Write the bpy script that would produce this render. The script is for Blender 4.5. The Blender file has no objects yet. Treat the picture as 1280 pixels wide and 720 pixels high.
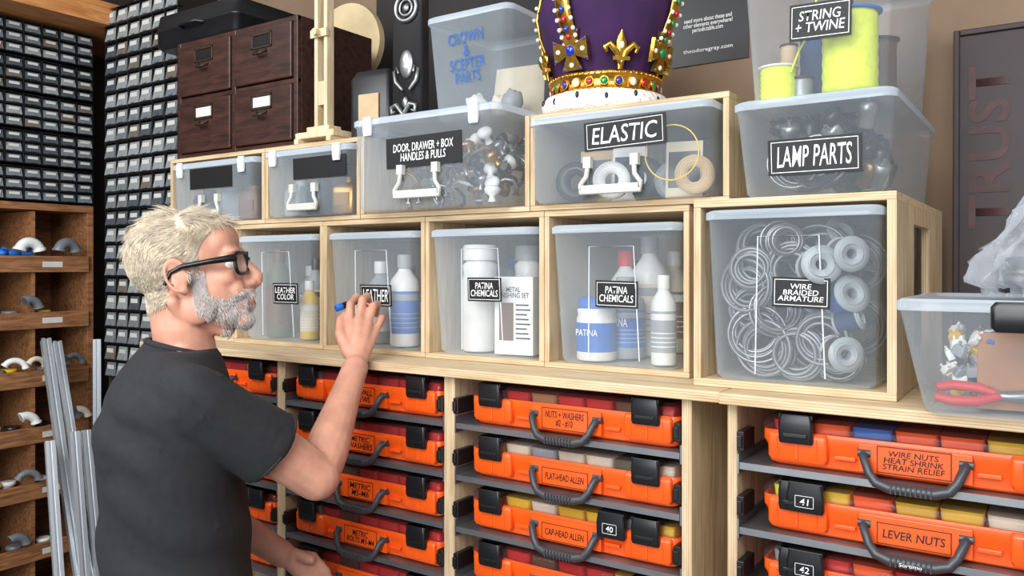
import bpy, bmesh, math, random
from mathutils import Vector, Matrix, noise
from mathutils.bvhtree import BVHTree
random.seed(7)
R=random.uniform
FL=1020.0; CX=640.0; HY=335.0; CZ=1.6
A=math.atan(687/1020); sa,ca=math.sin(A),math.cos(A)
rv=Vector((ca,sa,0)); fv=Vector((-sa,ca,0)); zv=Vector((0,0,1)); H=math.pi/2
def PX(px,Y):
    t=(px-CX)/FL; return Y*(t*ca-sa)/(ca+t*sa)
def PYL(px,X):
    t=(px-CX)/FL; return X*(ca+t*sa)/(t*ca-sa)
def PZ(px,py,Y):
    X=PX(px,Y); d=-X*sa+Y*ca; return CZ+(HY-py)*d/FL
def PZL(px,py,X):
    Y=PYL(px,X); d=-X*sa+Y*ca; return CZ+(HY-py)*d/FL
def cp(px,py,d):
    return rv*((px-CX)*d/FL)+fv*d+zv*(CZ+(HY-py)*d/FL)
def S(r,g,b):
    return tuple((c/255/12.92 if c/255<=.04045 else ((c/255+.055)/1.055)**2.4) for c in (r,g,b))
# ------------------------------------------------------------ materials
def nm(name):
    m=bpy.data.materials.new(name); m.use_nodes=True
    return m,m.node_tree.nodes,m.node_tree.links,m.node_tree.nodes['Principled BSDF']
def mat(name,col,rough=.5,metal=0,var=.1,scale=18,bump=0,emis=0,stretch=(1,1,1),coat=0,bdist=.002):
    m,n,l,b=nm(name)
    tc=n.new('ShaderNodeTexCoord'); mp=n.new('ShaderNodeMapping'); mp.inputs['Scale'].default_value=stretch
    nz=n.new('ShaderNodeTexNoise'); nz.inputs['Scale'].default_value=scale; nz.inputs['Detail'].default_value=4
    rp=n.new('ShaderNodeValToRGB')
    rp.color_ramp.elements[0].position=.3; rp.color_ramp.elements[1].position=.7
    rp.color_ramp.elements[0].color=tuple(c*(1-var) for c in col)+(1,)
    rp.color_ramp.elements[1].color=tuple(min(1,c*(1+var)) for c in col)+(1,)
    l.new(tc.outputs['Object'],mp.inputs[0]); l.new(mp.outputs[0],nz.inputs['Vector']); l.new(nz.outputs['Fac'],rp.inputs[0]); l.new(rp.outputs[0],b.inputs['Base Color'])
    b.inputs['Roughness'].default_value=rough; b.inputs['Metallic'].default_value=metal
    if coat: b.inputs['Coat Weight'].default_value=coat
    if bump:
        bp=n.new('ShaderNodeBump'); bp.inputs['Strength'].default_value=bump; bp.inputs['Distance'].default_value=bdist
        l.new(nz.outputs['Fac'],bp.inputs['Height']); l.new(bp.outputs[0],b.inputs['Normal'])
    return m
def wood(name,c1,c2,st,rough=.6,scale=6,bump=.15,edge=None):
    m,n,l,b=nm(name)
    tc=n.new('ShaderNodeTexCoord'); mp=n.new('ShaderNodeMapping'); mp.inputs['Scale'].default_value=st
    nz=n.new('ShaderNodeTexNoise'); nz.inputs['Scale'].default_value=scale; nz.inputs['Detail'].default_value=6; nz.inputs['Distortion'].default_value=.6
    rp=n.new('ShaderNodeValToRGB'); rp.color_ramp.elements[0].position=.32; rp.color_ramp.elements[1].position=.66
    rp.color_ramp.elements[0].color=c1+(1,); rp.color_ramp.elements[1].color=c2+(1,)
    l.new(tc.outputs['Object'],mp.inputs[0]); l.new(mp.outputs[0],nz.inputs['Vector']); l.new(nz.outputs['Fac'],rp.inputs[0])
    col=rp.outputs[0]
    if edge is not None: # plywood ply lines on the front edges
        sx=n.new('ShaderNodeSeparateXYZ'); l.new(tc.outputs['Object'],sx.inputs[0])
        m1=n.new('ShaderNodeMath'); m1.operation='MULTIPLY'; m1.inputs[1].default_value=2*math.pi/.0042; l.new(sx.outputs[edge],m1.inputs[0])
        m2=n.new('ShaderNodeMath'); m2.operation='SINE'; l.new(m1.outputs[0],m2.inputs[0])
        m3=n.new('ShaderNodeMath'); m3.operation='GREATER_THAN'; m3.inputs[1].default_value=.1; l.new(m2.outputs[0],m3.inputs[0])
        sn=n.new('ShaderNodeSeparateXYZ'); l.new(tc.outputs['Normal'],sn.inputs[0])
        m4=n.new('ShaderNodeMath'); m4.operation='LESS_THAN'; m4.inputs[1].default_value=-.85; l.new(sn.outputs[1],m4.inputs[0])
        m5=n.new('ShaderNodeMath'); m5.operation='MULTIPLY'; l.new(m3.outputs[0],m5.inputs[0]); l.new(m4.outputs[0],m5.inputs[1])
        m6=n.new('ShaderNodeMath'); m6.operation='MULTIPLY'; m6.inputs[1].default_value=.42; l.new(m5.outputs[0],m6.inputs[0])
        mx=n.new('ShaderNodeMixRGB'); mx.inputs[2].default_value=S(150,112,74)+(1,); l.new(m6.outputs[0],mx.inputs[0]); l.new(col,mx.inputs[1]); col=mx.outputs[0]
    l.new(col,b.inputs['Base Color'])
    bp=n.new('ShaderNodeBump'); bp.inputs['Strength'].default_value=bump; bp.inputs['Distance'].default_value=.001
    l.new(nz.outputs['Fac'],bp.inputs['Height']); l.new(bp.outputs[0],b.inputs['Normal']); b.inputs['Roughness'].default_value=rough
    return m
def clear(name,col,a0,a1,rough=.2,nv=.06):
    m,n,l,b=nm(name)
    b.inputs['Base Color'].default_value=col+(1,); b.inputs['Roughness'].default_value=rough
    lw=n.new('ShaderNodeLayerWeight'); lw.inputs['Blend'].default_value=.35
    mr=n.new('ShaderNodeMapRange'); mr.inputs['To Min'].default_value=a0; mr.inputs['To Max'].default_value=a1
    l.new(lw.outputs['Facing'],mr.inputs['Value'])
    nz=n.new('ShaderNodeTexNoise'); nz.inputs['Scale'].default_value=9
    tc=n.new('ShaderNodeTexCoord'); l.new(tc.outputs['Object'],nz.inputs['Vector'])
    mm=n.new('ShaderNodeMath'); mm.operation='MULTIPLY_ADD'; mm.inputs[1].default_value=nv; l.new(nz.outputs['Fac'],mm.inputs[0]); l.new(mr.outputs[0],mm.inputs[2])
    l.new(mm.outputs[0],b.inputs['Alpha'])
    return m
PLYX=wood('plywood_horizontal',S(192,164,124),S(224,202,166),(1.2,14,14),edge=2)
PLYZ=wood('plywood_vertical',S(188,160,122),S(222,199,163),(14,14,1.2),edge=0)
PLYB=wood('plywood_backing',S(188,160,122),S(222,199,163),(14,14,1.2))
OLDW=wood('aged_pigeonhole_wood',S(108,68,42),S(166,114,72),(2,16,16))
CATW=wood('dark_card_catalog_wood',S(38,22,18),S(70,42,34),(2,12,12),rough=.4)
LITW=wood('light_stand_wood',S(196,172,136),S(222,200,166),(10,10,1.5))
BEAM=wood('orange_shelf_wood',S(176,110,56),S(208,146,86),(12,1.5,12))
BLK=mat('black_plastic',S(24,24,26),.35,var=.2)
LBL=mat('black_label_card',S(12,12,13),.6)
WHT=mat('white_paint_ink',S(240,240,238),.6,var=.02)
INK=mat('black_marker_ink',S(20,14,12),.6)
BLUI=mat('blue_marker_ink',S(30,90,160),.6)
ORG=mat('orange_plastic',S(242,90,20),.36,var=.06,coat=.2)
GRYP=mat('dark_grey_handle_plastic',S(60,62,66),.4)
STL=mat('grey_metal',S(150,152,155),.35,.8)
ALU=mat('aluminium',S(196,202,208),.35,.7,var=.06,stretch=(1,1,.1))
CLR=clear('clear_bin_plastic',S(214,226,234),.09,.62)
CLRL=clear('clear_lid_plastic',S(210,222,232),.32,.85)
CLRE=clear('frosted_ridge_plastic',S(232,240,246),.6,.9,.3)
CLID=clear('smoky_case_lid',S(92,66,68),.16,.55,.1)
BAG=clear('clear_bag_film',S(215,222,230),.05,.85,.08,.2)
FROST=mat('cream_latch_plastic',S(196,197,188),.35)
TAN=mat('tan_painted_wall',S(136,112,90),.8,var=.12,scale=4)
DRK=mat('dark_wall',S(46,42,42),.8)
FLR=mat('concrete_floor',S(108,104,100),.7,var=.15,scale=6)
CEI=mat('ceiling_paint',S(205,203,200),.9)
GOLD=mat('gold_metal',S(224,172,74),.25,1,var=.15,scale=60,bump=.3)
PURP=mat('purple_velvet',S(50,16,66),.85,var=.4,scale=12,bump=.2)
FUR=mat('white_fur',S(238,236,232),.95,var=.08,scale=90,bump=1,bdist=.006)
SKIN=mat('skin',S(206,148,124),.5,var=.14,scale=28,bump=.15)
LIP=mat('lip_skin',S(178,112,100),.45)
HAIR=mat('pale_grey_hair',S(206,191,168),.6,var=.3,scale=70)
BRD=mat('white_beard_hair',S(210,204,198),.6,var=.18,scale=80)
SHIRT=mat('black_cotton',S(33,33,36),.9,var=.15,scale=60,bump=.25,bdist=.001)
JEAN=mat('dark_denim',S(40,48,66),.9,var=.2,scale=80)
def simple(n,c,**k): return mat(n,S(*c),**k)
YEL=simple('yellow_green_twine',(218,230,50),rough=.7,scale=80,bump=.5)
YLO=simple('amber_yellow_plastic',(232,190,40),rough=.4)
RED=simple('red_plastic',(206,40,36)); BLU=simple('blue_plastic',(30,100,185)); WPL=simple('white_plastic',(228,228,226),rough=.35)
CARD=simple('brown_cardboard',(176,124,84),rough=.9); BRN=simple('brown_bottle',(104,70,48)); OLV=simple('olive_bottle',(88,92,70))
GRYB=simple('grey_bottle',(150,156,160)); PVC=simple('grey_pvc',(112,116,121),rough=.4); CRM=simple('cream_card',(222,210,186),rough=.8)
WIRE=simple('galvanised_wire',(138,140,143),rough=.45,metal=.5,var=.25); BRS=simple('brass',(168,130,72),rough=.35,metal=.9); SIL=simple('tarnished_silver',(150,150,150),rough=.35,metal=.8,bump=.4,scale=60)
TAPEG=simple('tan_elastic',(190,164,128),rough=.8); DKB=simple('dark_blue_band',(36,52,92),rough=.8)
DRAWP=[simple('drawer_plastic_%s'%n,c,rough=.3,var=.4,scale=30) for n,c in (('grey',(114,120,124)),('pale',(146,150,150)),('smoke',(76,82,88)),('dusty',(110,102,94)))]
TAPE=simple('white_label_tape',(205,203,196),rough=.6)
# ------------------------------------------------------------ mesh builder
def rrect(w,d,r,n=4,cx=0,cy=0):
    P=[]
    for k,(sx,sy) in enumerate(((1,1),(-1,1),(-1,-1),(1,-1))):
        for i in range(n+1):
            a=math.pi/2*(k+i/n)
            P.append((cx+sx*(w/2-r)+r*math.cos(a),cy+sy*(d/2-r)+r*math.sin(a)))
    return P
class MB:
    def __init__(s): s.v=[];s.f=[];s.m=[];s.s=[]
    def add(s,vs,fs,m=0,sm=False,M=None):
        o=len(s.v)
        for p in vs:
            p=Vector(p); s.v.append(M@p if M else p)
        for f in fs: s.f.append([i+o for i in f]); s.m.append(m); s.s.append(sm)
    def box(s,x0,x1,y0,y1,z0,z1,m=0,M=None):
        s.add([(x0,y0,z0),(x1,y0,z0),(x1,y1,z0),(x0,y1,z0),(x0,y0,z1),(x1,y0,z1),(x1,y1,z1),(x0,y1,z1)],
              [(0,3,2,1),(4,5,6,7),(0,1,5,4),(1,2,6,5),(2,3,7,6),(3,0,4,7)],m,False,M)
    def loft(s,rings,m=0,sm=True,c0=True,c1=True,M=None):
        n=len(rings[0]); vs=[p for r in rings for p in r]; fs=[]
        for i in range(len(rings)-1):
            for j in range(n):
                a=i*n+j;b=i*n+(j+1)%n; fs.append((a,b,b+n,a+n))
        s.add(vs,fs,m,sm,M)
        if c0: s.add(rings[0],[tuple(reversed(range(n)))],m,False,M)
        if c1: s.add(rings[-1],[tuple(range(n))],m,False,M)
    def rr(s,spec,r=.01,m=0,n=4,c0=True,c1=True,sm=True,M=None):
        s.loft([[(x,y,z) for x,y in rrect(w,d,min(r,w*.49,d*.49),n,0,cy)] for (w,d,z,cy) in [(q+(0,))[:4] for q in spec]],m,sm,c0,c1,M)
    def tube(s,pts,rs,n=8,m=0,closed=False,flat=1,M=None,caps=True,up=None):
        pts=[Vector(p) for p in pts]
        if not hasattr(rs,'__len__'): rs=[rs]*len(pts)
        k=len(pts); rings=[]; prev=None
        for i,p in enumerate(pts):
            if closed: t=pts[(i+1)%k]-pts[i-1]
            else: t=pts[min(i+1,k-1)]-pts[max(i-1,0)]
            t.normalize()
            if prev is None:
                u=Vector(up) if up else (Vector((0,0,1)) if abs(t.z)<.9 else Vector((1,0,0)))
            else: u=prev
            u=(u-t*u.dot(t))
            if u.length<1e-6: u=t.orthogonal()
            u.normalize(); prev=u; w=t.cross(u)
            rings.append([p+(u*math.cos(2*math.pi*j/n)*flat+w*math.sin(2*math.pi*j/n))*rs[i] for j in range(n)])
        if closed: rings.append(rings[0])
        s.loft(rings,m,True,caps and not closed,caps and not closed,M)
    def cyl(s,p0,p1,r0,r1=None,n=18,m=0,M=None,caps=True): s.tube([p0,p1],[r0,r0 if r1 is None else r1],n,m,M=M,caps=caps)
    def caps(s,p0,p1,r0,r1,n=14,m=0):
        p0=Vector(p0);p1=Vector(p1); s.tube([p0,p1],[r0,r1],n,m); s.ell(p0,(r0,)*3,m); s.ell(p1,(r1,)*3,m)
    def ell(s,c,r,m=0,nu=16,nv=10,R=None,M=None):
        vs=[];fs=[]
        c=Vector(c)
        for i in range(nv+1):
            th=math.pi*i/nv
            for j in range(nu):
                ph=2*math.pi*j/nu
                p=Vector((r[0]*math.sin(th)*math.cos(ph),r[1]*math.sin(th)*math.sin(ph),r[2]*math.cos(th)))
                vs.append(c+(R@p if R else p))
        for i in range(nv):
            for j in range(nu):
                a=i*nu+j;b=i*nu+(j+1)%nu
                if i==0: fs.append((a,a+nu,b+nu))
                elif i==nv-1: fs.append((a,a+nu,b))
                else: fs.append((a,a+nu,b+nu,b))
        s.add(vs,fs,m,True,M)
    def lathe(s,prof,n=24,m=0,M=None,c0=True,c1=True):
        s.loft([[(r*math.cos(2*math.pi*j/n),r*math.sin(2*math.pi*j/n),z) for j in range(n)] for r,z in prof],m,True,c0,c1,M)
    def torus(s,c,Rr,r,n=24,k=8,m=0,M=None,ax='z'):
        c=Vector(c); pts=[]
        for i in range(n):
            a=2*math.pi*i/n; x,y=Rr*math.cos(a),Rr*math.sin(a)
            pts.append(c+Vector({'z':(x,y,0),'y':(x,0,y),'x':(0,x,y)}[ax]))
        s.tube(pts,r,k,m,closed=True,M=M)
    def out(s,name,mats,parent=None,loc=(0,0,0),rot=(0,0,0),bevel=0,off=None):
        me=bpy.data.meshes.new(name)
        vs=s.v if off is None else [v-off for v in s.v]
        me.from_pydata([tuple(v) for v in vs],[],s.f)
        if not isinstance(mats,(list,tuple)): mats=[mats]
        for q in mats: me.materials.append(q)
        me.polygons.foreach_set('material_index',s.m); me.polygons.foreach_set('use_smooth',s.s); me.update()
        return mobj(name,me,parent,loc,rot,bevel)
def mobj(name,me,parent=None,loc=(0,0,0),rot=(0,0,0),bevel=0):
    o=bpy.data.objects.new(name,me); bpy.context.scene.collection.objects.link(o)
    o.location=loc; o.rotation_euler=rot
    if parent: o.parent=parent
    if bevel:
        b=o.modifiers.new('bevel','BEVEL'); b.width=bevel; b.segments=2; b.limit_method='ANGLE'
    return o
def T(o,label,cat,group=None):
    o['label']=label; o['category']=cat
    if group: o['group']=group
    return o
def E(name,label,cat,loc=(0,0,0),rot=(0,0,0),group=None):
    o=bpy.data.objects.new(name,None); bpy.context.scene.collection.objects.link(o)
    o.empty_display_size=.02; o.location=loc; o.rotation_euler=rot
    return T(o,label,cat,group)
def struct(o,label):
    o['kind']='structure'; o['label']=label; o['category']=o.name.split('_')[0]; return o
def dup(o,loc,rot=None):
    c=o.copy(); bpy.context.scene.collection.objects.link(c); c.location=loc
    if rot is not None: c.rotation_euler=rot
    def rec(s,d):
        for ch in s.children:
            k=ch.copy(); bpy.context.scene.collection.objects.link(k); k.parent=d; k.matrix_parent_inverse=ch.matrix_parent_inverse.copy()
            rec(ch,k)
    rec(o,c); return c
def txt(body,w,h,mt,parent,loc=(0,0,0),rot=(0,0,0),name='lettering',shear=.12,wob=.012,border=None,lab=None,bold=.004):
    cu=bpy.data.curves.new('t','FONT'); cu.body=body; cu.align_x='CENTER'; cu.shear=shear; cu.offset=bold; cu.space_line=.82; cu.resolution_u=3
    to=bpy.data.objects.new('t',cu); bpy.context.scene.collection.objects.link(to)
    dg=bpy.context.evaluated_depsgraph_get(); dg.update()
    me=bpy.data.meshes.new_from_object(to.evaluated_get(dg)); bpy.data.objects.remove(to); 
    xs=[v.co.x for v in me.vertices]; ys=[v.co.y for v in me.vertices]
    x0,x1,y0,y1=min(xs),max(xs),min(ys),max(ys); sx=w/(x1-x0); sy=h/(y1-y0)
    for v in me.vertices:
        x,y=v.co.x,v.co.y; nn=noise.noise_vector(Vector((x*1.7,y*1.7,len(body))))
        v.co=((x-(x0+x1)/2+nn.x*wob*3)*sx,-.0004,(y-(y0+y1)/2+nn.y*wob*3)*sy)
    me.materials.clear(); me.materials.append(mt)
    if border:
        bw,bh,t=border; bm=bmesh.new(); bm.from_mesh(me)
        for (a,b,c,d) in ((-bw/2,bw/2,bh/2-t,bh/2),(-bw/2,bw/2,-bh/2,-bh/2+t),(-bw/2,-bw/2+t,-bh/2,bh/2),(bw/2-t,bw/2,-bh/2,bh/2)):
            q=[bm.verts.new((x,-.0004,z)) for x,z in ((a,c),(b,c),(b,d),(a,d))]; bm.faces.new(q)
        bm.to_mesh(me); bm.free()
    o=mobj(name,me,parent,loc,rot)
    if lab:o['label']=lab
    return o
# ------------------------------------------------------------ room
def plane_box(name,x0,x1,y0,y1,z0,z1,m,label):
    b=MB(); b.box(x0,x1,y0,y1,z0,z1); return struct(b.out(name,m),label)
plane_box('floor',-3.4,2.2,-2.5,2.1,-.1,0,FLR,'grey concrete workshop floor')
plane_box('wall_back',-3.4,2.2,2.0,2.1,0,2.95,TAN,'tan painted workshop wall behind the shelving')
plane_box('wall_left',-3.4,-3.3,-2.5,2.0,0,2.95,DRK,'dark side wall behind the parts drawers')
plane_box('ceiling',-3.4,2.2,-2.5,2.1,2.95,3.05,CEI,'pale workshop ceiling')
# ------------------------------------------------------------ lower cabinets
ZT=1.40; YF=1.30; YB=1.86
def cabinet(ups,x0,x1,rows,label):
    c=E('drawer_cabinet',label,'cabinet',((x0+x1)/2,YF,0))
    ox=(x0+x1)/2
    for a,b in ups:
        m=MB(); m.box(a-ox,b-ox,0,YB-YF,0.002,ZT-.0185); m.out('upright_panel',PLYZ,c,bevel=.001)
    m=MB(); m.box(x0-ox,x1-ox,YB-YF+.0005,YB-YF+.012,0.002,ZT-.0185); m.out('back_panel',PLYB,c)
    for i in range(len(ups)-1):
        a=ups[i][1]-ox; b=ups[i+1][0]-ox
        m=MB(); m.box(a,b,0.01,YB-YF,.05,.07); m.out('bottom_panel',PLYX,c)
        for z in rows[i]:
            m=MB(); m.box(a+.004,b-.004,.004,.44,z-.004,z-.001); m.box(a+.004,b-.004,.0,.004,z-.012,z-.001)
            m.box(a,a+.003,.0,.44,z-.02,z+.012);m.box(b-.003,b,.0,.44,z-.02,z+.012)
            m.out('slide_shelf',STL,c)
            for xx in (a+.001,b-.013):
                m=MB(); m.box(xx,xx+.012,-.006,.05,z+.018,z+.05); m.box(xx+.002,xx+.010,-.012,-.005,z+.024,z+.044)
                m.out('slide_catch',BLK,c,bevel=.0015)
    return c
r3=[1.289-.104*k for k in range(4)]; r5=[1.289-.104*k for k in range(5)]; r4=[1.287-.1045*k for k in range(3)]
cabinet([(-2.055,-2.032),(-1.55,-1.522),(-1.042,-1.0155),(-.531,-.513)],-2.055,-.513,[r5,r5,r3],'tall plywood cabinet with slide shelves for orange cases')
cabinet([(-.452,-.436),(.052,.07)],-.452,.07,[r4],'plywood cabinet with slide shelves beside the taller run')
def worktop(x0,x1,y0,label):
    m=MB(); m.box(x0,x1,y0,1.9,ZT-.018,ZT); return T(m.out('worktop',PLYX,bevel=.0015),label,'worktop')
worktop(-2.085,-.458,1.278,'pale plywood worktop over the long drawer cabinet')
worktop(-.456,.42,1.27,'pale plywood worktop carrying the wire box and tote')
# ------------------------------------------------------------ orange cases
CW,CD=.442,.36
def case_mesh():
    out={}
    b=MB()
    b.rr([(CW-.03,CD-.03,0),(CW-.016,CD-.016,.004),(CW-.008,CD-.01,.03),(CW,CD,.04),(CW,CD,.056),(CW-.008,CD-.008,.056),(CW-.008,CD-.008,.046)],.014)
    yf=-CD/2
    for sx in (-1,1):
        b.rr([(.085,.012,.010),(.09,.018,.016),(.09,.02,.05),(.086,.012,.055)],.005,M=Matrix.Translation((sx*.165,yf+.002,0)))
        b.box(sx*.165-.002,sx*.165+.002,yf-.0095,yf,.014,.05)
        for k in (-.03,.03): b.box(sx*.165+k-.001,sx*.165+k+.001,yf-.0092,yf,.016,.048)
    b.box(-.075,.075,yf-.006,yf+.01,.008,.05)
    b.box(-.11,-.08,yf-.002,yf+.01,.02,.026); b.box(.08,.11,yf-.002,yf+.01,.02,.026)
    out['body']=(b,ORG,.0012)
    b=MB(); b.rr([(CW+.002,CD+.002,.0565),(CW+.002,CD+.002,.066),(CW-.01,CD-.01,.074),(CW-.02,CD-.02,.078)],.014,c0=False)
    for i in range(5): b.box(-.15+i*.075-.002,-.15+i*.075+.002,-CD/2+.03,CD/2-.03,.078,.0795)
    out['lid']=(b,CLID,0)
    b=MB()
    nx,ny=7,4
    for i in range(nx):
        for j in range(ny):
            w=(CW-.024)/nx; d=(CD-.024)/ny; x=-(CW-.024)/2+w*(i+.5); y=-(CD-.024)/2+d*(j+.5)
            b.rr([(w-.008,d-.008,.0465),(w-.003,d-.003,.070)],.006,m=random.choice([0,0,1,2,3]),n=2,M=Matrix.Translation((x,y,0)))
    out['compartment_tray']=(b,None,0)
    b=MB(); b.rr([(.05,.008,.040),(.052,.012,.046),(.052,.014,.07),(.048,.012,.083),(.046,.01,.0855)],.004); b.box(-.026,.026,-.004,.03,.078,.0855); b.box(-.018,.018,-.0085,-.005,.05,.056)
    out['latch']=(b,BLK,.001)
    b=MB()
    y=0
    pts=[(-.068,y+.004,.036),(-.066,y-.010,.032),(-.058,y-.016,.012),(-.048,y-.018,-.001),(-.03,y-.02,-.006),(.03,y-.02,-.006),(.048,y-.018,-.001),(.058,y-.016,.012),(.066,y-.010,.032),(.068,y+.004,.036)]
    b.tube(pts,[.006,.0065,.0065,.0075,.008,.008,.0075,.0065,.0065,.006],8,up=(0,1,0))
    b.cyl((-.076,.004,.036),(-.058,.004,.036),.007); b.cyl((.058,.004,.036),(.076,.004,.036),.007)
    for k in range(9): b.box(-.026+k*.0065-.001,-.026+k*.0065+.001,-.0295,-.02,-.012,0)
    out['handle']=(b,GRYP,0)
    return out
caseproto=case_mesh(); cms={}
def case(x,z,text,lab,tag=None,tray=(ORG,RED,YEL,GRYB),tagx=-.15,brand=False):
    c=E('storage_case',lab,'storage case',(x,1.312+CD/2,z),group='orange small-parts cases')
    yf=-CD/2
    for k,(b,m,bv) in caseproto.items():
        if k=='latch':
            for sx in (-.165,.165):
                if k not in cms:
                    o=b.out(k,m,c,(sx,yf-.012,0),bevel=bv); cms[k]=o.data
                else: mobj(k,cms[k],c,(sx,yf-.012,0),bevel=bv)
            continue
        loc=(0,yf-.006,0) if k=='handle' else (0,0,0)
        if k=='compartment_tray': o=b.out(k,list(tray),c,loc)
        elif k in cms: o=mobj(k,cms[k],c,loc,bevel=bv)
        else: o=b.out(k,m,c,loc,bevel=bv); cms[k]=o.data
    if text:
        nl=text.count('\n')+1; mw=max(len(t) for t in text.split('\n'))
        w=min(.098,.0105*mw+.012); h=.031 if nl<2 else .039
        lb=MB(); lb.rr([(w,.001,0),(w,.001,h)],.0004); o=lb.out('label_plate',ORG,c,(0,yf-.0072,.011))
        txt(text,w*.84,h*(.40 if nl==1 else .72),INK,o,(0,-.001,h/2),border=(w,h,.0011),bold=.008)
    if tag:
        m=MB(); m.rr([(.052,.008,.040),(.056,.012,.046),(.056,.014,.066),(.05,.012,.085)],.004); m.box(-.026,.026,-.004,.034,.08,.086)
        o=m.out('number_tag',BLK,c,(tagx,yf-.014,0),bevel=.001); txt(tag,.014,.010,WHT,o,(0,-.0078,.058),border=(.028,.018,.0007))
    if brand: txt('Sortimo',.030,.0055,WHT,c,(0,yf-.0362,-.006),lab='white maker name on the handle')
gen='orange parts case with clear lid'
c3=['NUTS + WASHERS\n#2 - #10','FLAT-HEAD ALLEN','CAP-HEAD ALLEN',None]
l3=['nuts and washers','flat-head allen','cap-head allen',None]
for i,z in enumerate(r3):
    case(-.762,z,c3[i],gen+', marked '+l3[i] if c3[i] else gen+' and no marking',tag='40' if i==2 else None,tagx=.10,tray=[(RED,GRYB,BRN,CARD),(CRM,YLO,OLV,GRYB),(YLO,RED,GRYB,CRM),(RED,GRYB,YLO,BRN)][i])
c2=['DRYWALL\nSCREWS','METRIC\nWASHERS','METRIC\nM5-M6','METRIC\nBOLTS M3-M4','METRIC']
for i,z in enumerate(r5):
    case(-1.281,z,c2[i],gen+', marked '+c2[i].split('\n')[0].lower(),tray=(RED,GRYB,RED,BRN),tag='32' if i==4 else None)
for i,z in enumerate(r5):
    case(-1.79,z,None,gen+' under the worktop end',tag='28' if i==3 else None,tagx=.12,tray=(RED,GRYB,YLO,BRN))
case(-.178,r4[0],'WIRE NUTS\nHEAT SHRINK\nSTRAIN RELIEF',gen+', marked wire nuts',tray=(ORG,RED,YLO,BLU))
case(-.178,r4[1],'LEVER NUTS',gen+', marked lever nuts with tag',tag='41',tray=(YLO,YEL,CRM,ORG),brand=True)
case(-.178,r4[2],None,gen+' and black number tag',tag='42',tray=(RED,GRYB,CRM,ORG))
# ------------------------------------------------------------ plywood boxes
def plybox(x0,x1,y0,y1,z0,z1,t=.011,top=True,label='open plywood cubby box',window=False):
    cx=(x0+x1)/2
    b=E('plywood_box',label,'shelf box',(cx,y0,z0),group='plywood cubby boxes')
    w=(x1-x0)/2-.0008; D=y1-y0; Hh=z1-z0-.0008
    def pn(nm,*a,m=PLYX):
        q=MB(); q.box(*a); q.out(nm,m,b,bevel=.0008)
    pn('bottom_panel',-w,w,0,D,0,t)
    zt=Hh-t if top else Hh
    if top: pn('top_panel',-w,w,0,D,Hh-t,Hh)
    pn('side_panel',-w,-w+t,0,D,t+.0002,zt-.0002,m=PLYZ)
    if window:
        q=MB(); q.box(w-t,w,0,.17,t,zt); q.box(w-t,w,.36,D,t,zt); q.box(w-t,w,.17,.36,t,.06); q.box(w-t,w,.17,.36,zt-.03,zt); q.out('side_panel',PLYZ,b)
    else: pn('side_panel',w-t,w,0,D,t+.0002,zt-.0002,m=PLYZ)
    pn('back_panel',-w+t,w-t,D-.008,D,t,zt,m=PLYB)
XR=[-2.17,-1.845,-1.501,-1.177,-.865,-.5566]
for i in range(5): plybox(XR[i],XR[i+1],1.40,1.88,ZT+.0005,1.715,label='open plywood cubby box on the worktop holding a clear tote')
R2=[-2.13,-1.718,-1.376,-.8996,-.483]
for i in range(4): plybox(R2[i]+(.001 if i else 0),R2[i+1],1.40,1.88,1.7155,1.912,top=(i!=2),label='open plywood cubby box on the upper tier' if i!=2 else 'open-topped plywood box holding the handles bin')
plybox(-.5205,-.2025,1.325,1.88,ZT+.0005,1.716,t=.013,window=True,label='deep plywood box with side cutout holding wire bin')
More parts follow.
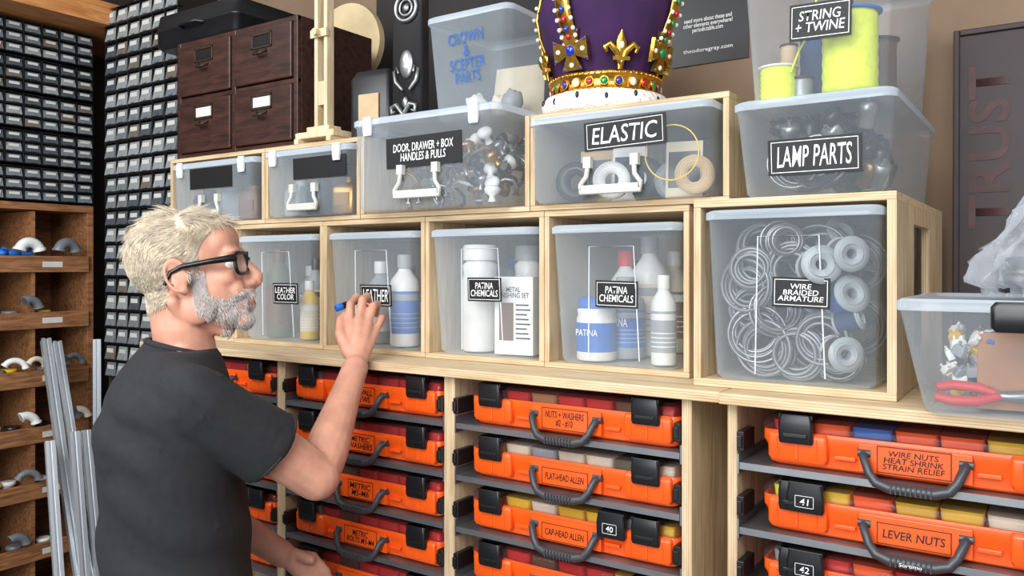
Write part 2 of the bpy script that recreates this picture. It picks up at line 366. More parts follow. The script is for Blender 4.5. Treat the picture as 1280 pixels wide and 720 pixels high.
# ------------------------------------------------------------ bins
def bin_(x0,x1,y0,y1,z0,h,label,text=None,rect=None,tap=.016,clip=False,ridge=True,tilt=0,ink=WHT,plate=True,lid=True,border=True,latch=True):
    w=x1-x0;d=y1-y0;cx=(x0+x1)/2;cy=(y0+y1)/2
    b=E('storage_bin',label,'storage bin',(cx,cy,z0),group='clear plastic storage bins')
    m=MB(); m.rr([(w-2*tap-.012,d-2*tap-.012,0),(w-2*tap,d-2*tap,.008),(w-.008,d-.008,h-.018),(w-.002,d-.002,h-.016),(w-.002,d-.002,h-.011)],.022,c1=False,n=5)
    m.out('tub',CLR,b)
    if lid:
        m=MB(); m.rr([(w,d,h-.016),(w,d,h-.004),(w-.012,d-.012,h),(w-.03,d-.03,h-.0005),(w-.036,d-.036,h-.005),(w-.08,d-.08,h-.005)],.022,c0=False,n=5); m.out('lid',CLRL,b)
    ang=math.atan((tap-.004)/(h-.026))
    def yfr(z): return -d/2+.004+(tap-.004)*(1-(z-.008)/(h-.026))
    if ridge:
        m=MB(); rw=w*.17; pts=[(-rw*1.15,yfr(.012)-.001,.012),(-rw,yfr(h*.84)-.001,h*.84),(rw,yfr(h*.84)-.001,h*.84),(rw*1.15,yfr(.012)-.001,.012)]
        m.tube(pts,.0013,6); m.out('front_ridge',CLRE,b)
    if clip:
        m=MB(); yy=-d/2; hw=clip[0]; zt=clip[1]*h; zb=clip[2]*h; o=clip[3] if len(clip)>3 else 0
        zm=zb+min(.03,(zt-zb)*.6)
        m.tube([(o-hw*.75,yy+.006,zt),(o-hw*.75,yy-.004,zt-.004),(o-hw*.8,yy-.007,zm),(o-hw,yy-.008,zb+.014),(o-hw,yy-.008,zb),(o+hw,yy-.008,zb),(o+hw,yy-.008,zb+.014),(o+hw*.8,yy-.007,zm),(o+hw*.75,yy-.004,zt-.004),(o+hw*.75,yy+.006,zt)],.0048,8)
        m.box(o-hw*.95,o+hw*.95,yy-.013,yy-.006,zb-.003,zb+.013)
        for s_ in (-1,1): m.box(o+s_*hw*.78-.008,o+s_*hw*.78+.008,yy-.009,yy+.003,zt-.018,zt+.003)
        m.out('carry_handle',FROST,b,bevel=.001)
    if clip and latch:
        for sx in (-.36,.36):
            m=MB(); m.rr([(.022,.006,h-.04),(.024,.009,h-.03),(.024,.010,h-.01),(.022,.008,h+.001)],.003); m.out('lid_latch',CLRE,b,(sx*w,-d/2-.003,0))
    if rect:
        p0,p1,q0,q1=rect
        YY=y0
        xc=(PX(p0,YY)+PX(p1,YY))/2-cx; lw=PX(p1,YY)-PX(p0,YY); pm=(p0+p1)/2
        zc=(PZ(pm,q0,YY)+PZ(pm,q1,YY))/2-z0; lh=PZ(pm,q0,YY)-PZ(pm,q1,YY)
        off=.0022 if not clip else .004
        loc=(xc,yfr(zc)-off,zc); rot=(ang*.8,tilt,0)
        if plate:
            m=MB(); m.box(-lw/2,lw/2,0,.0012,-lh/2,lh/2); lo=m.out('label_card',LBL,b,loc,rot)
            lo['label']='black label card with white hand lettering'
            if text: txt(text,lw*.8,lh*.58,ink,lo,(0,0,0),border=(lw*.93,lh*.86,.0010) if border else None)
        elif text: txt(text,lw,lh,ink,b,(loc[0],loc[1]-.003,loc[2]),rot,wob=0,bold=.012,shear=0)
    return b
Z1=ZT+.0125; Z2=1.728
hr=.272
bin_(-2.15,-1.865,1.40,1.80,Z1,hr,'clear plastic tote in the end cubby behind the man')
bin_(XR[1]+.02,XR[2]-.02,1.392,1.80,Z1,hr,'clear plastic tote labelled leather color','LEATHER\nCOLOR',(338,369,354,380))
bin_(XR[2]+.017,XR[3]-.017,1.392,1.80,Z1,hr,'clear plastic tote labelled leather','LEATHER',(447,486,356,383))
bin_(XR[3]+.017,XR[4]-.017,1.388,1.80,Z1,hr,'clear tote labelled patina chemicals with white bottle','PATINA\nCHEMICALS',(582,624,347,377))
bin_(XR[4]+.016,XR[5]-.016,1.388,1.80,Z1,hr,'clear tote labelled patina chemicals with blue-capped bottle','PATINA\nCHEMICALS',(742,795,351,385),tilt=.02)
bin_(-.502,-.221,1.318,1.74,ZT+.0145,.282,'clear plastic tote of coiled wire labelled braided armature','WIRE\nBRAIDED\nARMATURE',(964,1036,347,385),tilt=.03,tap=.014)
bin_(R2[0]+.02,R2[1]-.02,1.385,1.78,Z2,.165,'low clear bin with blank black label and latch handle',None,(237,289,209,235),clip=(.045,.42,.10),ridge=False,tap=.008)
bin_(R2[1]+.02,R2[2]-.006,1.375,1.78,Z2,.168,'low clear bin with blank black label and carry handle',None,(366,432,195,222),clip=(.05,.45,.10),ridge=False,tap=.008)
bin_(R2[2]+.042,R2[3]-.028,1.325,1.76,Z2,.205,'clear latching bin of drawer handles and pulls','DOOR, DRAWER + BOX\nHANDLES & PULLS',(482,576,168,207),clip=(.062,.44,.12,.0),ridge=False,tap=.010,tilt=-.01,border=False)
bin_(R2[3]+.02,R2[4]-.018,1.355,1.78,Z2,.168,'clear latching bin labelled elastic','ELASTIC',(730,832,147,184),clip=(.062,.46,.08),ridge=False,tap=.008,tilt=-.03,latch=False)
bin_(-.458,-.205,1.335,1.80,1.7165,.160,'clear bin labelled lamp parts with raised lid','LAMP PARTS',(958,1076,170,216),tap=.016,ridge=False)
bin_(-.452,-.208,1.35,1.80,1.877,.26,'tall clear bin of string and twine spools','STRING\n+ TWINE',(985,1063,0,46),tap=.018,ridge=False,tilt=.03)
bin_(-1.205,-.968,1.43,1.70,Z2+.205+.0005,.235,'clear bin with blue handwriting on top of handles bin','CROWN\n&\nSCEPTER\nPARTS',(560,604,38,102),tap=.018,ridge=False,ink=BLUI,plate=False,tilt=-.04)
tb=bin_(-.190,.20,1.215,1.56,ZT+.0005,.158,'clear tote with black front handle on the worktop edge',None,None,tap=.03,ridge=False)
m=MB(); m.rr([(.24,.02,.118),(.25,.026,.124),(.25,.03,.15),(.24,.024,.156)],.006); m.out('front_handle',BLK,tb,(.045,-.18,0))
# ------------------------------------------------------------ contents
def bottle(x,y,z,r,h,cb,cc,cl=None,label='plastic bottle',text=None,ink=INK,neck=.35,caph=.12,capr=None):
    b=E('bottle',label,'bottle',(x,y,z),group='bottles in the totes')
    nr=r*neck; cr=capr or nr*1.25; sh=h*(1-caph)
    m=MB(); m.lathe([(r*.9,0),(r,h*.02),(r,h*.66),(r*.93,h*.72),(nr*1.3,sh*.92),(nr,sh*.96),(nr,sh)],24); m.out('body',cb,b)
    m=MB(); m.lathe([(cr,sh-.006),(cr,h*.985),(cr*.9,h)],20); m.out('cap',cc,b)
    if cl:
        m=MB(); m.lathe([(r*1.01,h*.14),(r*1.01,h*.60)],24,c0=False,c1=False); m.lathe([(r*1.013,h*.5),(r*1.013,h*.57)],24,1,c0=False,c1=False)
        for k in range(4): m.lathe([(r*1.013,h*(.2+.05*k)),(r*1.013,h*(.212+.05*k))],24,1,c0=False,c1=False)
        o=m.out('paper_label',[cl,cc],b)
        if text: txt(text,r*1.2,h*.10,ink,o,(0,-r*1.02-.0005,h*.45),shear=0,wob=0)
    return b
def box_item(name,label,cat,x,y,z,w,d,h,mt,rot=0,text=None,ink=INK,th=.3,tz=.55):
    m=MB(); m.box(-w/2,w/2,-d/2,d/2,0,h); o=T(m.out(name,mt,None,(x,y,z),(0,0,rot),bevel=.001),label,cat)
    if text: txt(text,w*.8,h*th,ink,o,(0,-d/2-.0006,h*tz),shear=0,wob=0)
    return o
zb=Z1+.004
for (px,Y,r,h,cb,cc,cl,lb) in (
 (349,1.47,.034,.235,OLV,BRN,BRN,'tall olive dye bottle with brown cap'),
 (387,1.46,.024,.15,YLO,WPL,CRM,'small amber and cream bottle'),
 (372,1.60,.030,.19,GRYB,WPL,BLU,'grey squeeze bottle with blue label'),
 (330,1.62,.03,.20,BRN,BLK,CRM,'brown dye bottle with black cap'),
 (395,1.53,.024,.21,GRYB,BLK,CRM,'grey bottle with cream label'),
 (287,1.49,.030,.19,GRYB,BLK,WPL,'grey bottle in the end tote'),
 (277,1.60,.034,.22,WPL,BLU,GRYB,'white bottle in the end tote'),
 (506,1.46,.035,.215,WPL,GRYB,BLU,'white bottle with blue label'),
 (476,1.50,.032,.20,GRYB,WPL,WPL,'pale grey bottle with white label'),
 (496,1.63,.03,.19,BRN,BLK,CRM,'brown leather dye bottle'),
 (452,1.60,.03,.16,OLV,BLK,CRM,'olive leather dye bottle'),
 (600,1.47,.040,.235,WPL,WPL,None,'large white chemical bottle'),
 (661,1.58,.034,.235,WPL,GRYB,CRM,'white can at the back of the tote'),
 (640,1.66,.034,.21,GRYB,BLU,WPL,'grey can with blue lid'),
 (575,1.62,.03,.18,GRYB,GRYB,CRM,'grey bottle behind the white one'),
 (735,1.455,.040,.125,WPL,BLU,BLU,'white jar with blue cap and label'),
 (782,1.52,.040,.165,GRYB,GRYB,BLU,'grey chemical bottle with blue label'),
 (812,1.60,.038,.25,WPL,GRYB,CRM,'white pour bottle with printed label'),
 (842,1.69,.034,.22,CRM,WPL,BRN,'cream jug with brown label'),
 (765,1.66,.034,.20,BRN,BLK,CRM,'brown chemical bottle with cream label'),
 (728,1.60,.034,.22,WPL,RED,GRYB,'white bottle with red cap'),
 (831,1.45,.024,.17,WPL,WPL,GRYB,'slim white squeeze bottle')):
    xi=PX(px,1.39); kk=max(i for i in range(5) if XR[i]<=xi)
    x=max(XR[kk]+.050+r,min(XR[kk+1]-.048-r,PX(px,Y)))
    bottle(x,Y,zb,r,h,cb,cc,cl,lb,text='PATINA' if cl is BLU and r>.0395 else None,ink=WHT,neck=.75 if ('jar' in lb or 'can ' in lb or 'large' in lb) else .4)
cb_=box_item('carton','printed cream carton with dense black text','carton',-.962,1.455,zb,.092,.05,.165,WPL,.10,'METAL\nFINISHING SET',INK,.14,.80)
m=MB(); m.box(-.034,.0,-.0262,-.0255,.03,.11); m.out('printed_panel',BRN,cb_)
m=MB()
for k in range(8): m.box(.006,.040-.004*(k%3),-.0262,-.0255,.034+.010*k,.037+.010*k)
m.out('printed_lines',INK,cb_)
def coil(x,y,z,Rr,mt,rot,label,n=9,r=.0026):
    m=MB()
    for i in range(n): m.torus((R(-.004,.004),R(-.004,.004),(i-n/2)*r*1.5),Rr+R(-.010,.006),r,26,5)
    m.tube([(Rr*.97*math.cos(a),Rr*.97*math.sin(a),R(-.01,.01)) for a in (0,.08)],.009,8)
    return T(m.out('wire_coil',mt,None,(x,y,z),rot),label,'wire coil','wire coils in the tote')
def spool(x,y,z,r,h,mt,core,rot,label,group='spools'):
    s=E('spool',label,'spool',(x,y,z),rot,group)
    m=MB()
    for za in (0,h-.003): m.lathe([(r*.28,za),(r,za),(r,za+.003),(r*.28,za+.003),(r*.28,za)],28,c0=False,c1=False)
    m.lathe([(r*.28,0),(r*.28,h)],20,c0=False,c1=False); m.torus((0,0,.0),r*.6,.002,24,6); m.torus((0,0,h),r*.6,.002,24,6)
    m.out('flanged_core',core,s)
    m=MB(); prof=[(r*.36,.0035)]+[(r*.86+(.0012 if k%2 else 0),.0035+(h-.007)*k/12) for k in range(13)]+[(r*.36,h-.0035)]
    m.lathe(prof,24,c0=False,c1=False); m.out('winding',mt,s); return s
cl_=[(-.44,1.39,1.49,.042,(H,.1,.2)),(-.43,1.42,1.63,.04,(1.2,0,.3)),(-.45,1.38,1.57,.038,(H,.3,-.2)),(-.41,1.385,1.465,.04,(H,0,-.1)),(-.40,1.38,1.53,.038,(1.4,.2,.5)),(-.37,1.38,1.60,.036,(H,.1,.2)),(-.345,1.42,1.475,.045,(H,.1,.3)),(-.36,1.38,1.46,.038,(H,.2,.0)),(-.40,1.50,1.58,.05,(H,0,.4)),(-.43,1.50,1.63,.042,(.6,.2,0)),(-.35,1.52,1.60,.05,(H,0,-.2)),(-.41,1.55,1.49,.052,(1.3,0,0)),(-.38,1.37,1.645,.026,(H,.3,.5)),(-.30,1.52,1.5,.048,(H,.3,.2)),(-.30,1.50,1.60,.048,(1.2,.3,.2)),(-.32,1.38,1.485,.036,(H,-.2,.1)),(-.42,1.60,1.55,.05,(H,.3,.2)),(-.30,1.60,1.55,.05,(H,.3,.2)),(-.46,1.40,1.53,.03,(H,.5,.3)),(-.43,1.37,1.60,.03,(H,0,.1)),(-.30,1.40,1.455,.034,(H,.1,.2)),(-.38,1.46,1.54,.05,(H,0,.1)),(-.34,1.45,1.62,.045,(H,0,.1))]
for i,(x,y,z,rr,ro) in enumerate(cl_):
    x=max(-.474+rr,min(-.250-rr,x))
    coil(x,y,z,rr,WIRE if i%4 else SIL,ro,'grey coil of braided armature wire',n=13,r=.0030)
for (x,y,z,r,h,mt,ro) in ((-.330,1.365,1.600,.031,.045,WIRE,(H-.2,.9,.3)),(-.300,1.385,1.548,.030,.045,BLU,(1.2,.7,.5)),(-.292,1.375,1.622,.028,.040,WIRE,(H,1.0,.6)),(-.300,1.375,1.465,.028,.04,BRS,(H,.2,.6)),(-.33,1.47,1.640,.030,.04,WIRE,(.6,.9,0)),(-.298,1.37,1.51,.020,.04,DKB,(.5,1.2,.4)),(-.345,1.36,1.545,.022,.035,WIRE,(.3,.9,.2))):
    spool(x,y,z,r,h,mt,GRYB,ro,'flanged spool of fine wire','wire spools in the tote')
# string bin
zs=1.882
spool(PX(970,1.43)+.004,1.43,zs,.034,.065,YEL,WPL,(0,0,0),'neon yellow spool of mason twine','string spools')
spool(-.292,1.44,zs+.002,.050,.14,YEL,BLU,(0,0,0),'large neon yellow twine spool','string spools')
for (x,y,r,h,mt,lb) in ((-.368,1.56,.040,.17,DKB,'dark blue cord spool'),(-.372,1.445,.022,.045,WIRE,'small grey thread spool'),(-.282,1.60,.042,.13,BRN,'brown twine spool in bin'),(-.36,1.67,.042,.13,GRYB,'grey cord spool in bin'),(-.318,1.525,.016,.2,BLK,'slim black thread spool'),(-.408,1.50,.016,.12,TAPEG,'slim tan thread spool')):
    spool(x,y,zs,r,h,mt,BLK,(0,0,0),lb,'string spools')
m=MB(); m.tube([(-.03,0,.05),(-.015,-.01,.08),(.005,0,.12),(.012,.0,.17)],.0018,6); T(m.out('loose_string',YEL,None,(-.35,1.41,zs)),'loose yellow string hanging off a spool','string')
# elastic
ze=Z2+.006
def roll(x,y,z,r,w,mt,rot,label,ri=.45):
    m=MB(); m.lathe([(r*ri,0),(r,0),(r,w),(r*ri,w),(r*ri,0)],28,c0=False,c1=False)
    for k in range(1,5): m.torus((0,0,w),r*(ri+(1-ri)*k/5),.0007,24,4)
    return T(m.out('tape_roll',mt,None,(x,y,z),rot),label,'roll','elastic rolls in the bin')
for px,Y,r,w,mt,lb in ((766,1.43,.036,.02,WPL,'white'),(716,1.46,.040,.025,BLK,'black'),(876,1.43,.036,.02,TAPEG,'tan'),(806,1.52,.045,.03,BLK,'black'),(844,1.50,.036,.02,GRYB,'grey'),(745,1.58,.05,.03,BLK,'black'),(725,1.6,.045,.03,GRYB,'grey'),(870,1.58,.045,.03,BLK,'black'),(795,1.64,.05,.03,DKB,'dark blue'),(840,1.64,.045,.03,GRYB,'grey')):
    x=max(-.86+r,min(-.52-r,PX(px,Y)))
    roll(x,Y,ze+r,r,w,mt,(H,0,R(-.2,.4)),lb+' flat roll of elastic band',.4)
for i,(x,mt) in enumerate(((-.60,CRM),(-.72,WPL),(-.80,TAPEG))):
    m=MB(); m.box(-.035,.035,-.003,.003,0,.11); m.box(-.03,.03,-.0045,-.003,.02,.09,1); T(m.out('elastic_card',[mt,BLK if i!=1 else DKB],None,(x,1.48+.01*i,ze),(-.1,0,.2)),'flat card wound with elastic','elastic card','elastic cards in the bin')
m=MB(); m.torus((0,0,0),.050,.0014,32,6,ax='y'); T(m.out('elastic_loop',YLO,None,(-.585,1.385,ze+.075),(0,0,.1)),'thin yellow loop of elastic cord','elastic cord')
# door bin hardware
pm=MB(); pm.tube([(-.035,0,0),(-.034,0,.018),(-.02,0,.028),(.02,0,.028),(.034,0,.018),(.035,0,0)],[.005,.0045,.004,.004,.0045,.005],8); pm.rr([(.018,.014,-.002),(.018,.014,.001)],.006,M=Matrix.Translation((-.035,0,0))); pm.rr([(.018,.014,-.002),(.018,.014,.001)],.006,M=Matrix.Translation((.035,0,0)))
pull=T(pm.out('hardware_fitting',SIL,None,(-1.20,1.42,Z2+.02),(0,0,.3)),'silver bow-shaped furniture fitting','hardware','fittings in the handles bin')
def remat(me,mt):
    q=me.copy(); q.materials.clear(); q.materials.append(mt); return q
pms=[remat(pull.data,q) for q in (BRS,BLK,WPL,BRN)]
km=MB(); km.lathe([(.009,0),(.006,.012),(.016,.02),(.018,.028),(.012,.034),(.003,.036)],16)
knob=T(km.out('hardware_fitting',WPL,None,(-1.0,1.41,Z2+.012)),'round turned furniture fitting','hardware','fittings in the handles bin')
kms=[remat(knob.data,q) for q in (SIL,BRS,BLK)]
for i in range(48):
    lv=i//12
    o=dup(pull,(-1.26+ (i%12)*.026+R(-.006,.006),R(1.405,1.55),Z2+.030+lv*.034+R(0,.006)),(R(-.8,.8),R(-.8,.8),R(-.6,.6)))
    if i%3==0: o.data=pms[(i//3)%4]; o['label']=['brass','black','white','brown'][(i//3)%4]+' bow-shaped furniture fitting'
for i in range(30): 
    o=dup(knob,(R(-1.08,-.99),R(1.41,1.48),Z2+.040+(i//6)*.025),(R(-1,1),R(-1,1),0))
    if i%4: o.data=kms[i%3]
for (x,Y,mt,lb) in ((-2.03,1.46,BLK,'black'),(-1.93,1.46,GRYB,'grey'),(-1.83,1.46,BRN,'brown'),(-1.63,1.45,GRYB,'grey'),(-1.55,1.45,BLK,'black'),(-1.46,1.45,BRS,'brass'),(-1.98,1.58,WPL,'white'),(-1.87,1.58,RED,'red'),(-1.60,1.58,WPL,'white'),(-1.50,1.58,BRN,'brown')):
    m=MB(); m.rr([(.06,.07,0),(.065,.075,.01),(.065,.075,.06),(.05,.06,.075)],.01); m.cyl((0,0,.075),(0,0,.09),.018); m.box(-.02,.02,-.04,-.036,.02,.05)
    T(m.out('hardware_part',mt,None,(x,Y,Z2+.006),(0,0,R(-.5,.5))),lb+' squat hardware part in a low bin','hardware part','parts in low bins')
# lamp parts
lm=MB(); lm.lathe([(.010,0),(.014,.004),(.014,.024),(.017,.028),(.017,.042),(.012,.045)],16); lm.cyl((0,0,.045),(0,0,.053),.004)
sock=T(lm.out('lamp_socket',BRS,None,(-.38,1.44,1.735)),'brass lamp socket in the bin','lamp socket','sockets in the lamp bin')
sds=[remat(sock.data,q) for q in (BLK,SIL,DKB)]
for i in range(48):
    o=dup(sock,(-.395+(i%8)*.019+R(-.004,.004),R(1.425,1.53),1.742+(i//8)*.017),(R(-.9,.9),R(-.9,.9),0))
    if i%6: o.data=sds[(0,0,1,0,0)[i%5]]; o['label']='dark lamp socket in the bin'
for i in range(8): coil(-.372+i*.012,1.405+.012*(i%2) if i<4 else 1.60+.02*(i%3),1.772+.01*(i%2),.034,BLK if i%3 else SIL,(R(1.3,1.6),R(0,.4),R(0,.4)),'black lamp cord coil in the bin',7,.0032)
# right tote contents
zt=ZT+.006
box_item('cardboard_box','small brown cardboard box in the tote','box',-.058,1.335,zt,.085,.075,.105,CARD,.10)
def pliers(x,y,z,rot,mt,label):
    p=E('pliers',label,'pliers',(x,y,z),rot)
    m=MB(); m.tube([(-.03,0,0),(0,0,0),(.02,.006,0),(.045,.002,0)],[.005,.009,.007,.003],8); m.out('jaws',STL,p)
    for s in (-1,1):
        m=MB(); m.tube([(-.02,0,0),(-.05,s*.014,0),(-.08,s*.016,0),(-.10,s*.01,0)],[.005,.007,.007,.006],8); m.out('grip',mt,p)
pliers(-.045,1.278,zt+.022,(.6,0,.06),RED,'pliers with red grips lying in the tote')
wm=MB(); wm.rr([(.020,.010,0),(.020,.010,.010),(.014,.007,.014)],.002); wm.cyl((-.005,0,.014),(-.005,0,.019),.002); wm.cyl((.005,0,.014),(.005,0,.019),.002)
wc=T(wm.out('wire_connector',WPL,None,(-.12,1.32,zt+.03)),'small white electrical connector','connector','connectors in the tote')
wcs=[remat(wc.data,q) for q in (BRS,YLO,BLU,GRYB,GRYB)]
for i in range(60):
    o=dup(wc,(R(-.135,-.08) if i<36 else R(-.14,-.02),R(1.30,1.40) if i<36 else R(1.39,1.45),zt+.012+(i%12)*.0075),(R(-1,1),R(-1,1),R(0,3)))
    if i%2==0: o.data=wcs[(i//2)%5]; o['label']='small coloured electrical connector'
zc=Z2+.212
for i in range(3):
    m=MB(); m.ell((0,0,.03),(.024,.024,.028),nu=20,nv=14)
    for k,v in enumerate(m.v): m.v[k]=v*(1+.3*noise.noise(v*60+Vector((i,0,0))))
    T(m.out('crumpled_paper',[WPL,CRM,GRYB][i],None,(-1.13+i*.05,1.53+.03*(i%2),zc+.006)),'crumpled packing paper ball in the bin','paper','papers in the crown bin')
m=MB(); m.loft([[(x,y,0) for x,y in rrect(.14,.004,.001,1)],[(x,y,.13) for x,y in rrect(.13,.004,.001,1)]]); T(m.out('parts_envelope',CRM,None,(-1.07,1.61,zc+.012),(-.15,0,.1)),'cream envelope standing in the crown bin','envelope')
# ------------------------------------------------------------ bag & fitting
bx,by=-.005,1.33
m=MB(); rings=[]
for i in range(34):
    t=i/33; z=.002+.27*t; rr_=.115*(1-.72*t**1.3)*(1 if t>.04 else .8); cxx=.10*t**1.3; ring=[]
    for k in range(64):
        a=2*math.pi*k/64; c_=math.cos(a); s_=math.sin(a)
        n1=noise.noise(Vector((c_*2.4,s_*2.4,t*5))); n2=abs(noise.noise(Vector((c_*4,s_*4,t*5+4)))); q=1+.28*n1-.38*n2
        ring.append((cxx+rr_*c_*q,rr_*.7*s_*q,z+.010*noise.noise(Vector((c_*2,s_*2+t*8,2)))*(t>.02)))
    rings.append(ring)
m.loft(rings,0,True)
bag=T(m.out('plastic_bag',BAG,None,(bx,by,ZT+.1595)),'crumpled clear plastic bag standing on the tote lid','plastic bag')
m=MB(); m.lathe([(.018,0),(.03,.004),(.03,.03),(.02,.034),(.02,.05),(.008,.052)],20); m.torus((0,0,.03),.03,.004,24,6)
fit=T(m.out('hose_fitting',BLK,None,(-.045,1.32,ZT+.164)),'black threaded fitting inside the bag','fitting','fittings in the bag')
dup(fit,(.03,1.34,ZT+.164)); dup(fit,(-.005,1.32,ZT+.222),(.3,.2,0))
# ------------------------------------------------------------ sign, posters
SG=mat('sign_enamel',S(46,30,32),.55,var=.35,scale=9)
m=MB(); m.box(-.085,.085,-.010,.012,0,.70); m.box(-.085,-.073,-.018,-.010,0,.70); m.box(-.073,.085,-.018,-.010,.688,.70)
sg=T(m.out('vintage_sign',SG,None,(-.105,1.95,ZT+.001),(-.03,0,0),bevel=.002),'dark vintage sign with faded lettering standing on end','sign')
txt('TRUST',.34,.075,mat('sign_letter',S(74,46,46),.6,var=.3),sg,(-.020,-.0115,.45),(0,-H,0),shear=0,wob=0,bold=.02)
m=MB(); m.box(-.10,.10,-.003,0,0,.42); ps=T(m.out('wall_poster',BLK,None,(-.74,1.998,2.12)),'black printed poster on the tan wall','poster')
txt('need more about these and\nother elements everywhere?\nperiodictable.com',.13,.04,WHT,ps,(-.005,-.0035,.10),shear=0,wob=0); txt('theodoregray.com',.13,.013,WHT,ps,(-.005,-.0035,.035),shear=0,wob=0)
m=MB(); m.box(-.16,.16,-.003,0,0,.3); T(m.out('wall_poster',BLK,None,(-.03,1.998,2.19)),'black poster high on the tan wall','poster')
m=MB(); m.box(-.42,.42,-.02,0,0,.95); m.box(-.40,.40,-.024,-.02,.02,.93); T(m.out('backing_board',DRK,None,(-1.45,1.998,1.93)),'dark backing board behind the shelf-top objects','board')
# ------------------------------------------------------------ crown
cr=E('crown','gold jewelled crown with purple velvet cap and fur trim','crown',(PX(755,1.53)+.003,1.53,1.9125),(0,0,.72))
m=MB(); pts=[(.112*math.cos(a),.112*math.sin(a),.02) for a in [2*math.pi*i/48 for i in range(48)]]; m.tube(pts,.021,12,closed=True)
for k,v in enumerate(m.v): v+=Vector((v.x,v.y,0)).normalized()*.004*noise.noise(v*90); v.z=max(0,v.z+.003*noise.noise(v*80+Vector((3,3,3))))
for i in range(14):
    a=2*math.pi*i/14; m.ell((.131*math.cos(a),.131*math.sin(a),.022+.006*(i%2)),(.004,.004,.007),m=1,nu=8,nv=6)
m.out('fur_trim',[FUR,BLK],cr)
m=MB(); m.lathe([(.104,.034),(.112,.036),(.112,.044),(.110,.046),(.113,.066),(.116,.068),(.116,.076),(.112,.078),(.106,.076),(.100,.04)],48,c0=False,c1=False)
for i in range(60):
    a=2*math.pi*i/60
    for z,r in ((.040,.113),(.072,.117)): m.ell((r*math.cos(a),r*math.sin(a),z),(.003,.003,.003),nu=6,nv=4)
m.out('gold_band',GOLD,cr)
jm=[mat('jewel_%s'%n,S(*c),.08,coat=.5) for n,c in (('red',(170,16,30)),('green',(20,120,60)),('blue',(24,50,160)),('pearl',(235,228,215)))]
for i in range(24):
    a=2*math.pi*i/24; m=MB(); m.ell((0,0,0),(.004,.0075,.0085 if i%2 else .006),nu=10,nv=6); m.torus((-.0005,0,0),.0085,.0014,14,5,1,ax='x'); m.out('jewel',[jm[i%4],GOLD],cr,(.1135*math.cos(a),.1135*math.sin(a),.056),(0,0,a))
m=MB(); prof=[(.100,.05),(.106,.09),(.122,.13),(.138,.18),(.145,.225),(.128,.27),(.08,.295),(.02,.30)]
m.lathe(prof,64,c0=False)
for k,v in enumerate(m.v):
    a=math.atan2(v.y,v.x); f=1+.05*math.cos(a*4+math.pi)*(v.z-.05)/.2+.03*noise.noise(v*25)+.012*math.sin(a*22+3*noise.noise(v*12)); v.x*=f; v.y*=f
m.out('velvet_cap',PURP,cr)
for k in range(4):
    a=math.pi/2*k+math.pi/4; Mz=Matrix.Rotation(a,4,'Z'); m=MB()
    pts=[(.125,0,.13),(.142,0,.155),(.158,0,.19),(.168,0,.235),(.155,0,.285),(.10,0,.318),(.04,0,.312),(0,0,.302)]
    m.tube(pts,[.017]*7+[.010],10,M=Mz,flat=.32,up=(1,0,0))
    for i in range(7):
        for f in (0,.5):
            p=Vector(pts[i]).lerp(Vector(pts[i+1]),f); m.ell(p+Vector((.005,.016,0)),(.0045,)*3,m=1,nu=8,nv=5,M=Mz); m.ell(p+Vector((.005,-.016,0)),(.0045,)*3,m=1,nu=8,nv=5,M=Mz)
            m.ell(p+Vector((.006,0,0)),(.005,.006,.007),m=2 if f==0 else 3,nu=8,nv=6,M=Mz)
    m.out('arch',[GOLD,jm[3],jm[k%3],jm[(k+1)%3]],cr)
for k in range(8):
    a=math.pi/4*k; Mz=Matrix.Rotation(a,4,'Z')@Matrix.Translation((.121,0,.076))@Matrix.Rotation(math.radians(12),4,'Y')@Matrix.Scale(1.3 if k%2 else 1.2,4); m=MB()
    if k%2:
        for q in range(4):
            Mq=Mz@Matrix.Translation((0,0,.032))@Matrix.Rotation(H*q,4,'X')
            m.add([(-.003,-.005,.002),(-.003,.005,.002),(-.003,.018,.03),(-.003,-.018,.03),(.003,-.005,.002),(.003,.005,.002),(.003,.018,.03),(.003,-.018,.03)],[(0,1,2,3),(7,6,5,4),(0,4,5,1),(1,5,6,2),(2,6,7,3),(3,7,4,0)],0,False,Mq)
            m.ell((.003,0,.022),(.003,.004,.004),m=2,nu=8,nv=5,M=Mq)
            for s_ in (-1,1): m.ell((.003,s_*.014,.027),(.0025,.0025,.0025),m=1,nu=6,nv=4,M=Mq)
        m.ell((.003,0,.032),(.005,.008,.008),m=1,M=Mz)
        m.out('cross',[GOLD,jm[k%3],jm[3]],cr)
    else:
        m.tube([(0,0,0),(0,0,.025),(0,0,.04),(0,0,.062)],[.005,.007,.011,.001],8,flat=.5,M=Mz,up=(1,0,0))
        for s in (-1,1): m.tube([(0,0,.008),(0,s*.008,.028),(0,s*.02,.04),(0,s*.027,.034),(0,s*.024,.026)],[.004,.006,.006,.005,.003],8,M=Mz)
        m.box(-.005,.005,-.014,.014,.014,.02,M=Mz); m.ell((.004,0,.038),(.004,.004,.006),m=1,M=Mz)
        m.out('fleur_de_lis',[GOLD,jm[3]],cr)
